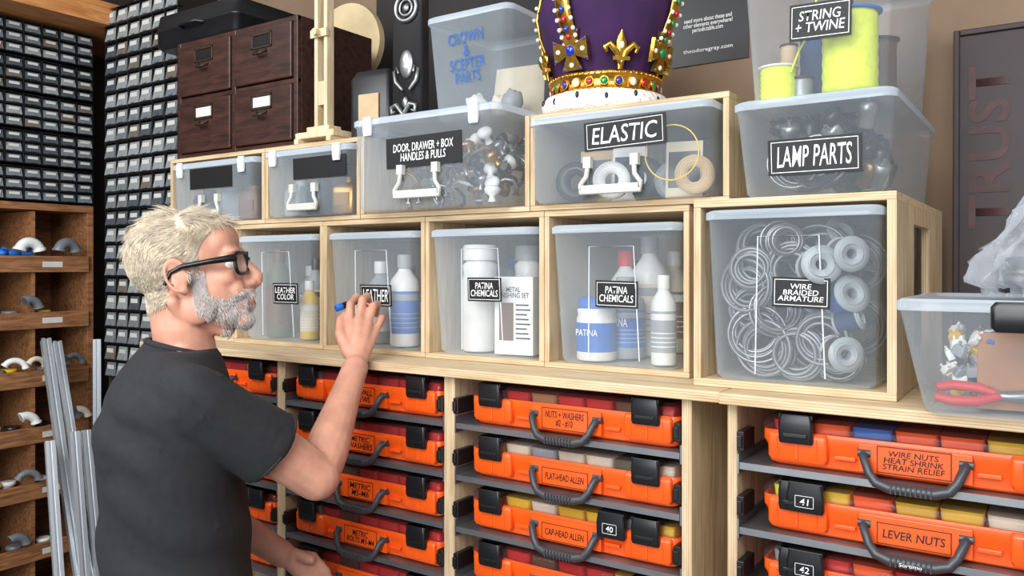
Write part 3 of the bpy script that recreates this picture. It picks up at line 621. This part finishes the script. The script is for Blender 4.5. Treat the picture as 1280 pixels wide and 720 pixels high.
# ------------------------------------------------------------ top shelf objects
ZS=1.9125
cx0,cx1=PX(222,1.42),PX(372,1.42)
cat=E('card_catalog','dark brown four-drawer wooden card catalog','card catalog',((cx0+cx1)/2,1.42,ZS))
w=cx1-cx0; hh=.335
m=MB(); m.box(-w/2,w/2,.012,.27,0,hh); 
for x in (-w/2,-.008,w/2-.016): m.box(x,x+.016,0,.012,0,hh)
for z in (0,hh/2-.007,hh-.014): m.box(-w/2,w/2,.001,.012,z,z+.014)
m.out('carcass',CATW,cat,bevel=.002)
BRZ=mat('old_bronze',S(84,72,58),.4,.8)
for ix in (0,1):
    for iz in (0,1):
        xa=-w/2+.018+ix*(w/2-.008); za=.016+iz*(hh/2-.006); dw=w/2-.028; dh=hh/2-.024
        m=MB(); m.box(0,dw,-.006,.010,0,dh); d=m.out('drawer',CATW,cat,(xa,0,za),bevel=.003)
        m=MB(); X=dw/2
        for (a,b,c,e) in ((X-.04,X+.04,dh*.62,dh*.66),(X-.04,X+.04,dh*.86,dh*.9),(X-.04,X-.035,dh*.62,dh*.9),(X+.035,X+.04,dh*.62,dh*.9)): m.box(a,b,-.009,-.006,c,e)
        m.tube([(X-.018,-.006,dh*.58),(X-.014,-.022,dh*.5),(X+.014,-.022,dh*.5),(X+.018,-.006,dh*.58)],.004,8); m.out('label_pull',BRZ,d,bevel=.0006)
        m=MB(); m.box(X-.034,X+.034,-.0075,-.0062,dh*.67,dh*.85); m.out('card',TAPE if iz==0 else BLK,d)
bc=E('carrying_case','black hard case lying on the card catalog','case',(PX(255,1.45),1.43,ZS+hh+.001))
m=MB(); m.rr([(.36,.24,0),(.38,.26,.012),(.38,.26,.05),(.385,.265,.052),(.385,.265,.058),(.38,.26,.06),(.37,.25,.10)],.02,M=Matrix.Translation((-.02,.13,0))); m.out('shell',BLK,bc)
m=MB(); m.tube([(-.07,-.002,.05),(-.06,-.02,.05),(.02,-.02,.05),(.03,-.002,.05)],.005,8); m.out('handle',BLK,bc)
st=E('wooden_stand','light wood stand with tall posts and footed base','stand',(-1.548,1.452,ZS),(0,0,0))
m=MB(); m.box(-.062,.075,-.045,.045,.012,.028); m.out('base',LITW,st,bevel=.002)
for sx in (-.06,.055):
    m=MB(); m.box(sx,sx+.015,-.05,.05,0,.012); m.out('foot',LITW,st)
for sx in (-.028,.006):
    m=MB(); m.box(sx,sx+.012,-.012,.012,.0285,.48); m.out('post',LITW,st,bevel=.001)
m=MB(); m.box(-.0155,.0055,-.01,.01,.10,.16); m.out('slider_block',LITW,st)
m=MB(); m.box(-.034,.024,-.02,-.0125,.27,.29); m.cyl((-.006,-.02,.28),(-.006,-.034,.28),.009); m.out('clamp_bar',LITW,st)
m=MB(); m.box(-.046,.034,-.022,.022,.0283,.045); m.out('post_socket',LITW,st,bevel=.002)
dr=E('disc_reel','large cream cardboard reel with black hub','reel',(PX(437,1.77),1.77,ZS+.001),(0,0,.1))
m=MB(); m.box(-.08,.13,-.05,.09,0,.22); m.out('black_stand',BLK,dr,bevel=.003)
m=MB(); m.cyl((0,-.012,.36),(0,.012,.36),.122,n=48); m.torus((0,-.013,.36),.09,.002,36,6); m.out('disc',mat('cream_disc',S(204,182,142),.7),dr)
m=MB(); m.cyl((0,-.016,.36),(0,.016,.36),.022,n=24); m.out('hub',BLK,dr)
m=MB(); m.box(-.012,.012,.013,.03,.2205,.36); m.out('support',BLK,dr)
m=MB(); m.rr([(.12,.10,0),(.12,.10,.15),(.10,.08,.17)],.01); m.box(-.03,.03,-.054,-.05,.03,.11,1); T(m.out('black_box',[BLK,TAPEG],None,(-1.40,1.50,ZS),(0,0,.1)),'black box with a tan front patch','box')
oq=E('ornamental_plaque','tall black plaque with tarnished silver ornaments','plaque',(-1.262,1.45,Z2+.2055),(0,0,.05))
m=MB(); m.rr([(.10,.05,0),(.10,.05,.012),(.088,.03,.016),(.088,.03,.40)],.006); m.out('backboard',BLK,oq)
m=MB(); m.torus((0,-.018,.27),.030,.005,28,8,ax='y'); m.torus((0,-.018,.27),.018,.003,24,8,ax='y'); m.ell((0,-.018,.27),(.009,.004,.009)); m.out('ring_ornament',SIL,oq)
m=MB(); m.ell((0,-.016,.14),(.020,.007,.033))
for s in (-1,1): m.tube([(s*.01,-.018,.08),(s*.03,-.018,.10),(s*.036,-.018,.125),(s*.026,-.018,.135),(s*.022,-.018,.12)],[.004,.005,.004,.004,.003],8)
m.out('cameo_ornament',SIL,oq)
m=MB()
for s in (-1,1): m.tube([(0,-.028,.02),(s*.02,-.028,.045),(s*.035,-.028,.04),(s*.034,-.028,.025),(s*.024,-.028,.03)],[.005,.006,.005,.004,.003],8)
m.ell((0,-.02,.05),(.008,.006,.014)); m.out('scroll_ornament',SIL,oq)
# ------------------------------------------------------------ organizers
dm=[]
for i,mm in enumerate(DRAWP):
    b=MB(); b.add([(-.5,-.35,0),(.5,-.35,0),(.5,.5,0),(-.5,.5,0),(-.5,-.02,1),(.5,-.02,1),(.5,.5,1),(-.5,.5,1)],[(0,3,2,1),(4,5,6,7),(0,1,5,4),(1,2,6,5),(2,3,7,6),(3,0,4,7)],0)
    b.box(-.34,.34,-.235,-.20,.5,.82,1); b.box(-.18,.18,-.52,-.3,.02,.14,0)
    me=b.out('tmp',[mm,TAPE]); dm.append(me.data); bpy.data.objects.remove(me)
def organizer(loc,rz,w,nrow,ncol,ph,dep,label,cols,gap=.007):
    o=E('drawer_organizer',label,'parts organizer',loc,(0,0,rz),'stacked small-parts organizers')
    m=MB(); H_=nrow*ph; t=.004
    m.box(-w/2,w/2,.02,dep,0,H_); 
    for k in range(nrow+1): m.box(-w/2,w/2,0,.02,max(0,k*ph-t/2),min(H_,k*ph+t/2))
    pw=w/ncol
    for k in range(ncol+1): m.box(max(-w/2,-w/2+k*pw-t/2),min(w/2,-w/2+k*pw+t/2),.001,.02,0,H_)
    m.out('housing',BLK,o)
    for r_ in range(nrow):
        for c_ in range(ncol):
            d=mobj('drawer',random.choice(dm) if R(0,1)<.35 else dm[cols],o,(-w/2+(c_+.5)*pw,.008+R(-.003,.002),r_*ph+.003)); d.scale=(pw-gap,.03,ph-gap)
z=1.838
for i in range(5):
    organizer((-3.0,1.47,z),H,.37,3,6,.039,.25,'black small-parts cabinet with grey drawers above pigeonholes',2 if i%2 else 0,.011); z+=.127
z=1.21
for i in range(11):
    organizer((-2.66,1.63,z),0,.44,2,6,.0595,.2,'stacked black organizer with pale labelled drawers in the corner',(i+1)%2,.013); z+=.1205
m=MB(); m.box(-.23,.23,0,.30,0,1.208); m.box(-.21,.21,-.01,0,.04,1.16); T(m.out('base_cabinet',DRK,None,(-2.66,1.65,.001),bevel=.003),'dark cabinet below the corner organizers','cabinet')
m=MB(); m.box(-.225,.225,0,1.15,0,.05); m.box(.2,.225,0,1.15,.05,.08); T(m.out('wall_shelf',BEAM,None,(-3.07,.80,2.475)),'orange-toned wooden shelf high on the side wall','shelf')
# ------------------------------------------------------------ pigeonhole
ph=E('pigeonhole_cabinet','aged brown wooden pigeonhole unit with labelled shelf lips','pigeonhole',(-3.0,1.0,0),(0,0,H))
L=.655; x0=0;x1=L
m=MB(); m.box(x0,x1,0,.28,1.805,1.83); m.box(x0,x1,0,.28,.4,.42); m.box(x0,x1,.268,.28,.42,1.805); m.box(x1-.022,x1,0,.268,.42,1.805); m.box(x0,x0+.022,0,.268,.42,1.805)
m.box(x0+.02,x0+.05,.02,.26,0,.4); m.box(x1-.05,x1-.02,.02,.26,0,.4); m.out('frame',OLDW,ph,bevel=.001)
sh=[1.635,1.436,1.232,1.033,.837,.62]
for zz in sh:
    m=MB(); m.box(.022,x1-.022,.0,.268,zz-.045,zz-.033); m.out('shelf_board',OLDW,ph)
    m=MB(); m.box(.0225,x1-.0225,-.012,0,zz-.05,zz+.008); lp=m.out('shelf_lip',OLDW,ph,bevel=.002)
    for xx in (.2,.50):
        m=MB(); m.box(xx-.035,xx+.035,-.0135,-.0122,zz-.032,zz-.012); m.out('paper_tag',TAPE if xx>.3 else CRM,lp)
for xd in (.442,.2):
    m=MB(); m.box(xd-.006,xd+.006,.004,.26,.42,1.80); m.out('divider',OLDW,ph)
def elbow(px,py,mt,R_=.035,r=.015,x=-2.985):
    m=MB(); a1=R(.55,.95); pts=[(R_*math.cos(a),0,R_*math.sin(a)) for a in [math.pi*(.05+a1*i/12) for i in range(13)]]
    m.tube(pts,r,12); m.tube(pts[:2],r*1.2,12); m.tube(pts[-2:],r*1.2,12)
    z=PZL(px,py,x); z=min([s+.009 for s in sh],key=lambda q:abs(q-z))+r*.6
    return T(m.out('pipe_elbow',mt,None,(x,PYL(px,x),z),(0,0,H+R(-.3,.3))),('white' if mt is WPL else 'grey' if mt is PVC else 'cream')+' curved pipe elbow on a pigeonhole shelf','pipe fitting','pipe fittings')
for px,py,mt,r in ((37,330,WPL,.018),(84,330,PVC,.019),(37,397,PVC,.015),(92,470,PVC,.010),(75,470,PVC,.012),(32,545,WPL,.015),(88,535,PVC,.015),(98,528,CRM,.012),(18,470,WPL,.010),(45,470,CRM,.009),(86,615,PVC,.012),(35,620,PVC,.012),(20,690,PVC,.014)):
    elbow(px,py,mt,r=r)
for i in range(6):
    m=MB(); m.ell((0,0,.016),(.028,.02,.016)); m.tube([(0,0,.02),(.02,0,.035),(.035,0,.03)],[.008,.006,.004],8)
    T(m.out('blue_valve',BLU,None,(-3.03+R(-.01,.02),1.33+.02*i,1.603+(.032 if i%2 else 0)),(0,0,R(0,3))),'small blue plastic fitting in a pigeonhole','fitting','blue fittings')
for zz in sh[1:]:
    for i in range(5):
        m=MB(); q=.02; m.lathe([(q,0),(q,.03),(q*1.3,.032),(q*1.3,.045),(q*.8,.045)],14)
        T(m.out('pipe_coupling',random.choice([WPL,PVC,BLK,YLO]),None,(-3.06+R(-.03,.03),[1.24,1.29,1.34,1.39,1.49][i],zz-.032)),'short pipe coupling inside a pigeonhole','pipe fitting','pipe couplings')
def extr(top,bot,label,w=.034):
    top=Vector(top);bot=Vector(bot); L_=(top-bot).length; s=w/2
    prof=[(-s,-s),(-s*.25,-s),(-s*.25,-s*.6),(s*.25,-s*.6),(s*.25,-s),(s,-s),(s,-s*.25),(s*.6,-s*.25),(s*.6,s*.25),(s,s*.25),(s,s),(s*.25,s),(s*.25,s*.6),(-s*.25,s*.6),(-s*.25,s),(-s,s),(-s,s*.25),(-s*.6,s*.25),(-s*.6,-s*.25),(-s,-s*.25)]
    m=MB(); m.loft([[(x,y,0) for x,y in prof],[(x,y,L_) for x,y in prof]],0,False)
    o=m.out('aluminium_extrusion',ALU,None,bot); q=(top-bot).normalized().to_track_quat('Z','Y'); o.rotation_mode='QUATERNION'; o.rotation_quaternion=q
    return T(o,label,'metal bar','leaning aluminium extrusions')
def fl(px,d): 
    p=cp(px,335,d); return Vector((p.x,p.y,.01))
la='long slotted aluminium bar leaning near the pigeonholes'
extr(cp(57,425,2.85),fl(149,2.2),la,.03); extr(cp(71,428,2.85),fl(170,2.25),la,.026)
extr(cp(92,540,2.62),fl(128,2.35),la,.03); extr(cp(107,538,2.64),fl(150,2.38),la,.026); extr(cp(62,552,2.6),fl(96,2.25),la,.028)
extr(cp(121,424,2.74),fl(122,2.66),la,.024)
# ------------------------------------------------------------ person
base=cp(214,335,1.5); base=Vector((base.x,base.y,0))
be=math.radians(22)
BF=rv*math.cos(be)+fv*math.sin(be); BR=rv*math.sin(be)-fv*math.cos(be)
def bp(f,s,z): return base+BF*f+BR*s+zv*z
def tors(mb,spec,n=36):
    mb.loft([[bp(fo+hd*math.cos(a),hw*math.sin(a),z) for a in [2*math.pi*j/n for j in range(n)]] for z,fo,hd,hw in spec])
TS=[(.86,0,.115,.165),(.93,0,.128,.172),(1.02,.010,.134,.168),(1.12,.010,.130,.168),(1.22,.004,.128,.178),(1.30,.0,.126,.186),(1.37,.0,.112,.182),(1.42,.006,.088,.155),(1.452,.014,.066,.105),(1.475,.026,.056,.07)]
ph_=math.radians(10); ta=math.radians(10)
HF=(rv*math.cos(ph_)+fv*math.sin(ph_))*math.cos(ta)+zv*math.sin(ta); HR=rv*math.sin(ph_)-fv*math.cos(ph_); HU=HR.cross(HF)
HO=cp(241,342,1.5); HM=Matrix((HF,HR,HU)).transposed()
def h(f,s,u): return HO+HF*f+HR*s+HU*u
def hell(mb,c,r,m=0,ex=None,nu=24,nv=16):
    Rm=HM if ex is None else HM@ex
    mb.ell(h(*c),r,m,nu,nv,R=Rm)
def ry(d): return Matrix.Rotation(math.radians(d),3,'Y')
sh_n=cp(246,500,1.37); el_n=cp(396,596,1.50); wr_n=cp(444,460,1.705)
sh_f=bp(.0,-.185,1.375); el_f=bp(.05,-.235,1.10); wr_f=bp(.22,-.20,.98)
B=MB()
tors(B,[(z,fo,max(.03,hd-.034),max(.03,hw-.034)) for z,fo,hd,hw in TS])
B.tube([bp(.012,0,1.40),bp(.024,0,1.455),h(-.036,0,-.090),h(-.030,0,-.03)],[.060,.055,.052,.054],20)
B.caps(h(-.02,0,-.055),h(.036,0,-.108),.042,.018)
for s in (-1,1): B.caps(h(-.03,s*.058,-.045),bp(.060,s*.018,1.44),.012,.012)
hell(B,(-.014,0,.034),(.095,.074,.083)); hell(B,(.030,0,-.022),(.060,.056,.084)); hell(B,(.040,0,-.075),(.044,.040,.036)); hell(B,(.072,0,-.098),(.019,.024,.018))
hell(B,(.055,0,.050),(.036,.055,.040))
for s in (-1,1):
    hell(B,(.004,s*.044,-.058),(.034,.018,.036)); hell(B,(.056,s*.037,-.018),(.024,.018,.018),ex=ry(15)); hell(B,(.078,s*.028,.027),(.016,.024,.0085))
    hell(B,(.070,s*.031,.0165),(.016,.017,.0065)); hell(B,(.067,s*.031,-.008),(.016,.017,.007)); hell(B,(.074,s*.026,-.042),(.016,.018,.020))
    hell(B,(.098,s*.0115,-.034),(.013,.0065,.0085))
    ex=ry(-12)
    hell(B,(-.010,s*.073,-.004),(.015,.006,.026),ex=ex); hell(B,(-.004,s*.075,-.030),(.0075,.0045,.009)); hell(B,(.006,s*.072,-.006),(.004,.006,.008))
    pts=[]; pt2=[]
    for i in range(15):
        a=math.radians(20+260*i/14)
        v=ex@Vector((.0175*math.cos(a),0,.029*math.sin(a))); pts.append(h(-.011+v.x,s*(.081-.004*math.cos(a)),-.002+v.z))
        v=ex@Vector((.010*math.cos(a),0,.019*math.sin(a))); pt2.append(h(-.009+v.x,s*.0785,-.001+v.z))
    B.tube(pts,[.0036]*15,8); B.tube(pt2[3:13],.0028,8)
B.tube([h(.080,0,.026),h(.092,0,.008),h(.104,0,-.010),h(.113,0,-.025),h(.111,0,-.034),h(.096,0,-.044)],[.010,.0085,.0095,.0108,.0095,.008],12)
hell(B,(.094,0,-.030),(.013,.011,.014)); hell(B,(.088,0,-.008),(.013,.011,.018))
hell(B,(.088,0,-.053),(.011,.024,.011)); hell(B,(.0925,0,-.0625),(.0105,.021,.0048)); hell(B,(.0905,0,-.0735),(.0105,.019,.0055)); hell(B,(.076,0,-.067),(.018,.030,.02)); hell(B,(.076,0,-.086),(.013,.024,.012))
B.caps(sh_n,el_n,.050,.043); 
def arm(mb,e,w,ra,rb):
    mid=e.lerp(w,.28); mb.tube([e,e.lerp(w,.12),mid,e.lerp(w,.6),e.lerp(w,.88),w],[ra*.93,ra*1.0,ra*1.0,ra*.80,rb*1.03,rb],16); mb.ell(e,(ra,)*3); mb.ell(w,(rb,)*3)
arm(B,el_n,wr_n,.042,.0275)
B.caps(sh_f,el_f,.050,.042); arm(B,el_f,wr_f,.041,.028)
hp=cp
kn=[hp(437,404,1.795),hp(449,399,1.785),hp(460,404,1.785),hp(469,414,1.79)]
rad=[.0103,.0106,.0100,.0088]
for k,r in zip(kn,rad): B.caps(wr_n.lerp(k,.12),k,.019,r*1.2)
B.caps(hp(448,425,1.755),hp(455,420,1.77),.020,.019)
fing=[[kn[0],hp(438,380,1.815),hp(446,371,1.842),hp(453,376,1.860)],
      [kn[1],hp(453,375,1.808),hp(459,370,1.838),hp(462,381,1.858)],
      [kn[2],hp(467,382,1.81),hp(472,380,1.84),hp(470,393,1.856)],
      [kn[3],hp(477,397,1.815),hp(479,396,1.838),hp(475,407,1.85)]]
for fg,r in zip(fing,rad):
    B.caps(fg[0],fg[1],r*.98,r*.92); B.caps(fg[1],fg[2],r*.92,r*.85); B.caps(fg[2],fg[3],r*.85,r*.74)
th=[hp(437,440,1.735),hp(425,418,1.76),hp(426,400,1.80),hp(437,388,1.835)]
B.caps(th[0],th[1],.017,.012); B.caps(th[1],th[2],.0115,.0105); B.caps(th[2],th[3],.0105,.0082)
hd=(wr_f-el_f).normalized()
for k in range(4):
    s=(k-1.5)*.021; p0=wr_f+hd*.08+BR*s*.3+zv*(-s); B.caps(wr_f+hd*.01,p0,.019,.012)
    p1=p0+hd*.035+zv*-.012; p2=p1+hd*.012-zv*.024; B.caps(p0,p1,.0105,.0095); B.caps(p1,p2,.0095,.008)
t0=wr_f+hd*.03+zv*.015; B.caps(t0,t0+hd*.04+BR*.02+zv*.015,.014,.010)
for s in (-1,1):
    B.tube([bp(0,s*.085,.90),bp(.015,s*.09,.50),bp(-.01,s*.10,.12)],[.07,.048,.036],16); B.caps(bp(-.01,s*.10,.10),bp(.10,s*.11,.05),.032,.028)
def remesh(mb,vox,mats,name,sm=3,fac=.5):
    o=mb.out(name,mats); md=o.modifiers.new('r','REMESH'); md.mode='VOXEL'; md.voxel_size=vox; md.use_smooth_shade=True
    s_=o.modifiers.new('s','SMOOTH'); s_.iterations=sm; s_.factor=fac
    dg=bpy.context.evaluated_depsgraph_get(); dg.update(); me=bpy.data.meshes.new_from_object(o.evaluated_get(dg)); bpy.data.objects.remove(o)
    me.name=name; me.materials.clear()
    for q in (mats if isinstance(mats,list) else [mats]): me.materials.append(q)
    for p in me.polygons: p.use_smooth=True; p.material_index=0
    return me
def interp(x,P):
    if x<=P[0][0]: return P[0][1]
    for (a,b),(c,d) in zip(P,P[1:]):
        if x<=c: return b+(d-b)*(x-a)/(c-a)
    return P[-1][1]
hl=[(-.12,-.058),(-.06,-.052),(-.038,-.044),(-.030,.010),(-.014,.032),(.010,.030),(.016,.005),(.024,.006),(.030,.036),(.045,.062),(.068,.078),(.12,.10)]
bme=remesh(B,.0036,[SKIN,LIP,HAIR],'person',2)
for p in bme.polygons:
    q=p.center-HO; l=Vector((q.dot(HF),q.dot(HR),q.dot(HU)))
    if abs(l.z+.068)<.0075 and abs(l.y)<.020 and l.x>.085: p.material_index=1
    elif l.z>interp(l.x,hl)+.004 and -.14<l.x<.076 and abs(l.y)<.09 and l.z<.2 and not(abs(l.y)>.071 and l.z<.034 and l.x>-.034): p.material_index=2
bv=BVHTree.FromPolygons([v.co.copy() for v in bme.vertices],[tuple(p.vertices) for p in bme.polygons])
bme.transform(Matrix.Translation(-base))
person=mobj('person',bme,None,base); T(person,'standing person in black t-shirt and glasses writing on a bin label','person')
def strands(name,mt,cnt,region,flow,ln,rad,seed,lab=None,segs=4,jit=.22):
    random.seed(seed); mb=MB(); n=0; tr=0
    while n<cnt and tr<cnt*30:
        tr+=1
        d=Vector((random.gauss(0,1),random.gauss(0,1),random.gauss(0,1))).normalized()
        o=HO+HM@(d*.3)+ (HU*-.02); hit=bv.ray_cast(o,-(HM@d))
        if hit[0] is None: continue
        q=hit[0]-HO; loc=Vector((q.dot(HF),q.dot(HR),q.dot(HU)))
        if not region(loc): continue
        nn=hit[1]; nl=Vector((nn.dot(HF),nn.dot(HR),nn.dot(HU)))
        fd,lift=flow(loc,nl); L_=ln(loc)*R(.6,1.25); p=hit[0].copy(); pts=[p.copy()]
        fd=(fd-nl*fd.dot(nl)).normalized()
        cl=noise.noise_vector(loc*38)*.9
        cur=(fd*(1-lift)+nl*lift+Vector((R(-jit,jit),R(-jit,jit),R(-jit,jit)))+cl*(.35 if jit>.15 else 0)).normalized()
        for k in range(segs):
            cur=(cur-nl*.14+fd*.08).normalized(); p=p+HM@(cur*L_/segs)
            hh_=bv.find_nearest(p)
            if hh_[0] and (p-hh_[0]).dot(hh_[1])<.0012: p=hh_[0]+hh_[1]*(.0012+R(0,.003))
            pts.append(p.copy())
        mb.tube(pts,[rad*(1-.8*k/segs) for k in range(segs+1)],3,0,caps=False); n+=1
    o=mb.out(name,mt,person,off=base)
    if lab:o['label']=lab
    return o
def hreg(p): return p.z>interp(p.x,hl)+R(-.004,.004) and p.x<.078 and not(abs(p.y)>.073 and p.z<.034 and p.x>-.034)
def hflow(p,n):
    k=max(0,min(1,(p.z-.055)/.05))
    side=Vector((-.35,0,-1)) if p.x<-.04 else Vector((-.85,0,-.45))
    top=Vector((.6 if p.x>.0 else -.5,R(-.4,.4),.1))
    return side*(1-k)+top*k,.06+.28*k
def hlen(p): return .010+.025*max(0,min(1,(p.z+.0)/.08))
strands('hair',HAIR,11000,hreg,hflow,hlen,.0006,3,'short tousled pale grey-blond hair')
def breg(p):
    if p.z<-.122 or p.x<.004: return False
    if p.x<.030: return p.z<.0+R(-.006,.006) and p.z>-.100
    top=interp(p.x,[(.030,-.046),(.055,-.056),(.076,-.046),(.13,-.046)])
    if abs(p.z+.068)<.0055 and abs(p.y)<.020 and p.x>.084: return False
    return p.z<top+R(-.004,.004) and p.x<.106
strands('beard',BRD,5600,breg,lambda p,n:(Vector((.25,0,-1)),.14),lambda p:.006 if p.x<.045 else (.015 if p.z<-.075 else .008),.0005,5,'short trimmed white beard and moustache',3,.14)
for sg_ in (-1,1): strands('eyebrow',BRD,110,lambda p:.025<p.z<.034 and .012<p.y*sg_<.048 and p.x>.055,lambda p,n:(Vector((0,sg_,.2)),.2),lambda p:.008,.0005,6,'pale eyebrow',2,.1)
EW=mat('eye_white',S(225,218,212),.15,var=.03); IR=mat('iris_blue',S(60,84,104),.15)
for s in (-1,1):
    m=MB(); m.ell((0,0,0),(.0118,)*3,nu=20,nv=14)
    e=m.out('eye',EW,person,h(.0700,s*.030,.004)-base)
    m=MB(); m.ell((0,0,0),(.002,.0055,.0055),nu=16,nv=8,R=HM); m.out('iris',IR,e,HF*.0106)
gl=MB()
def lx(y_,s): return .098-.012*max(0,(y_*s)/.027)
for s in (-1,1):
    pts=[h(lx(y_,s),s*.033+y_,.003+z_) for y_,z_ in rrect(.054,.038,.012,4)]
    gl.tube(pts,.0034,8,closed=True)
    gl.tube([h(.088,s*.060,.014),h(.078,s*.070,.014),h(.045,s*.0765,.014),h(.0,s*.0805,.013),h(-.020,s*.082,.006),h(-.034,s*.079,-.014)],[.0052,.0046,.0036,.0032,.003,.0025],8,flat=1.4,up=tuple(HU))
gl.tube([h(.098,-.008,.006),h(.102,0,.010),h(.098,.008,.006)],.003,8)
go=gl.out('glasses',mat('black_acetate',S(12,12,13),.25),person,off=base); go['label']='thick black-framed glasses'
LG=clear('lens_glass',S(220,230,235),.03,.25,.05)
for s in (-1,1):
    gm=MB(); P_=[h(lx(y_,s),s*.033+y_,.003+z_)-base for y_,z_ in rrect(.050,.034,.010,4)]
    gm.add(P_,[tuple(range(len(P_)))]); gm.out('lens',LG,go)
Sh=MB(); tors(Sh,TS[1:-1]); 
e1=sh_n.lerp(el_n,.60); Sh.ell(sh_n,(.062,)*3); Sh.tube([sh_n,sh_n.lerp(el_n,.3),e1],[.064,.063,.066],24)
Sh.caps(bp(0,.09,1.385),sh_n,.060,.058); Sh.caps(bp(0,-.09,1.385),sh_f,.060,.056)
e2=sh_f.lerp(el_f,.62); Sh.tube([sh_f,e2],[.062,.062],24)
nc=bp(.020,0,1.452); na=(BF*.25+zv).normalized(); Sh.tube([nc-na*.06,nc-na*.02,nc],[.095,.074,.066],28)
Sh.ell(bp(-.045,.07,1.30),(.08,.08,.10)); Sh.ell(bp(-.045,-.07,1.30),(.08,.08,.10))
sme=remesh(Sh,.006,[SHIRT],'t_shirt',4,.6)
ad=(el_n-sh_n).normalized()
for v in sme.vertices:
    p=v.co; n=v.normal
    w_=(noise.noise(Vector((p.x*5,p.y*5,p.z*11)))+.18*noise.noise(Vector((p.x*12,p.y*12,p.z*18))))
    q=p-sh_n; fold=math.sin(q.dot(zv)*62+q.dot(BF)*45+2*noise.noise(p*5))*math.exp(-(q.length/.22)**2)*.005
    wa=math.sin(p.z*44+q.dot(BF)*24+2.5*noise.noise(p*4))*.0050*max(0,min(1,(1.28-p.z)/.15))
    nk=min(1,max(0,((p-nc).length-.07)/.06))
    v.co=p+n*(w_*.009+fold+wa)*nk
sme.transform(Matrix.Translation(-base)); so=mobj('t_shirt',sme,person); so['label']='plain black cotton t-shirt'
N=40; u1=na.orthogonal().normalized(); u2=na.cross(u1)
cm=MB(); cm.tube([nc+(u1*math.cos(a)+u2*math.sin(a))*.0635 for a in [2*math.pi*i/N for i in range(N)]],.006,8,closed=True,flat=1.0); cm.out('shirt_collar',SHIRT,so,off=base)
u=ad.orthogonal().normalized(); w_=ad.cross(u); cm=MB(); cm.tube([e1-ad*.004+(u*math.cos(a)+w_*math.sin(a))*.0655 for a in [2*math.pi*i/N for i in range(N)]],.0032,8,closed=True); cm.out('sleeve_hem',SHIRT,so,off=base)
J=MB(); tors(J,[(.80,-.005,.125,.178),(.90,0,.118,.168),(.96,0,.112,.158)])
for s in (-1,1): J.tube([bp(0,s*.088,.86),bp(.0,s*.09,.75),bp(.015,s*.095,.48),bp(-.005,s*.10,.06)],[.095,.09,.068,.062],20)
jn=remesh(J,.010,[JEAN],'jeans'); jn.transform(Matrix.Translation(-base)); mobj('jeans',jn,person)
for s in (-1,1):
    m=MB(); m.tube([bp(-.06,s*.105,.045),bp(-.03,s*.105,.05),bp(.06,s*.108,.045),bp(.14,s*.112,.035),bp(.18,s*.114,.03)],[.03,.042,.044,.04,.026],16); m.loft([[bp(.06+.135*math.cos(a),s*.109+.046*math.sin(a),z) for a in [2*math.pi*j/24 for j in range(24)]] for z in (.001,.018)])
    m.out('shoe',BLK,person,off=base)
mk=E('marker_pen','blue and black marker pen held in the writing hand','marker pen',cp(427,383,1.828))
p0=cp(427,383,1.828); p1=cp(458,372,1.880); m=MB(); dv=(p1-p0)
m.tube([Vector((0,0,0)),dv*.72,dv*.8,dv*.92],[.0075,.0075,.005,.0035],14); m.out('barrel',BLK,mk)
m=MB(); m.tube([-dv*.22,-dv*.2,Vector((0,0,0))],[.006,.0082,.0082],14); m.out('blue_end',BLU,mk)
# ------------------------------------------------------------ lights, world, camera
def area(loc,tgt,size,pw,col=(1,1,1)):
    l=bpy.data.lights.new('ceiling_lamp','AREA'); l.energy=pw; l.size=size; l.color=col
    o=bpy.data.objects.new('ceiling_lamp',l); bpy.context.scene.collection.objects.link(o); o.location=loc
    o.rotation_euler=(Vector(tgt)-Vector(loc)).to_track_quat('-Z','Y').to_euler()
area((-.3,-.5,2.75),(-.9,1.4,1.5),1.1,46,(.97,.985,1)); area((-2.1,.0,2.8),(-2.3,1.5,1.4),1.0,34,(.97,.985,1)); area((.7,.2,2.8),(-.1,1.4,1.5),.8,14,(.96,.98,1))
area((-.6,-1.5,1.9),(-.9,1.4,1.5),1.6,62,(.94,.97,1))  # added flash-like front fill behind the camera to brighten the bins, not ceiling-mounted
wd=bpy.data.worlds.new('w'); bpy.context.scene.world=wd; wd.use_nodes=True; wd.node_tree.nodes['Background'].inputs[0].default_value=(.78,.86,.97,1); wd.node_tree.nodes['Background'].inputs[1].default_value=.52
cam=bpy.data.cameras.new('cam'); co=bpy.data.objects.new('camera',cam); bpy.context.scene.collection.objects.link(co)
co.location=(0,0,CZ); co.rotation_euler=(H,0,A); cam.lens=FL/1280*36; cam.sensor_width=36; cam.shift_y=-25/1280; cam.clip_start=.02
bpy.context.scene.camera=co
bpy.context.scene.view_settings.view_transform='Standard'
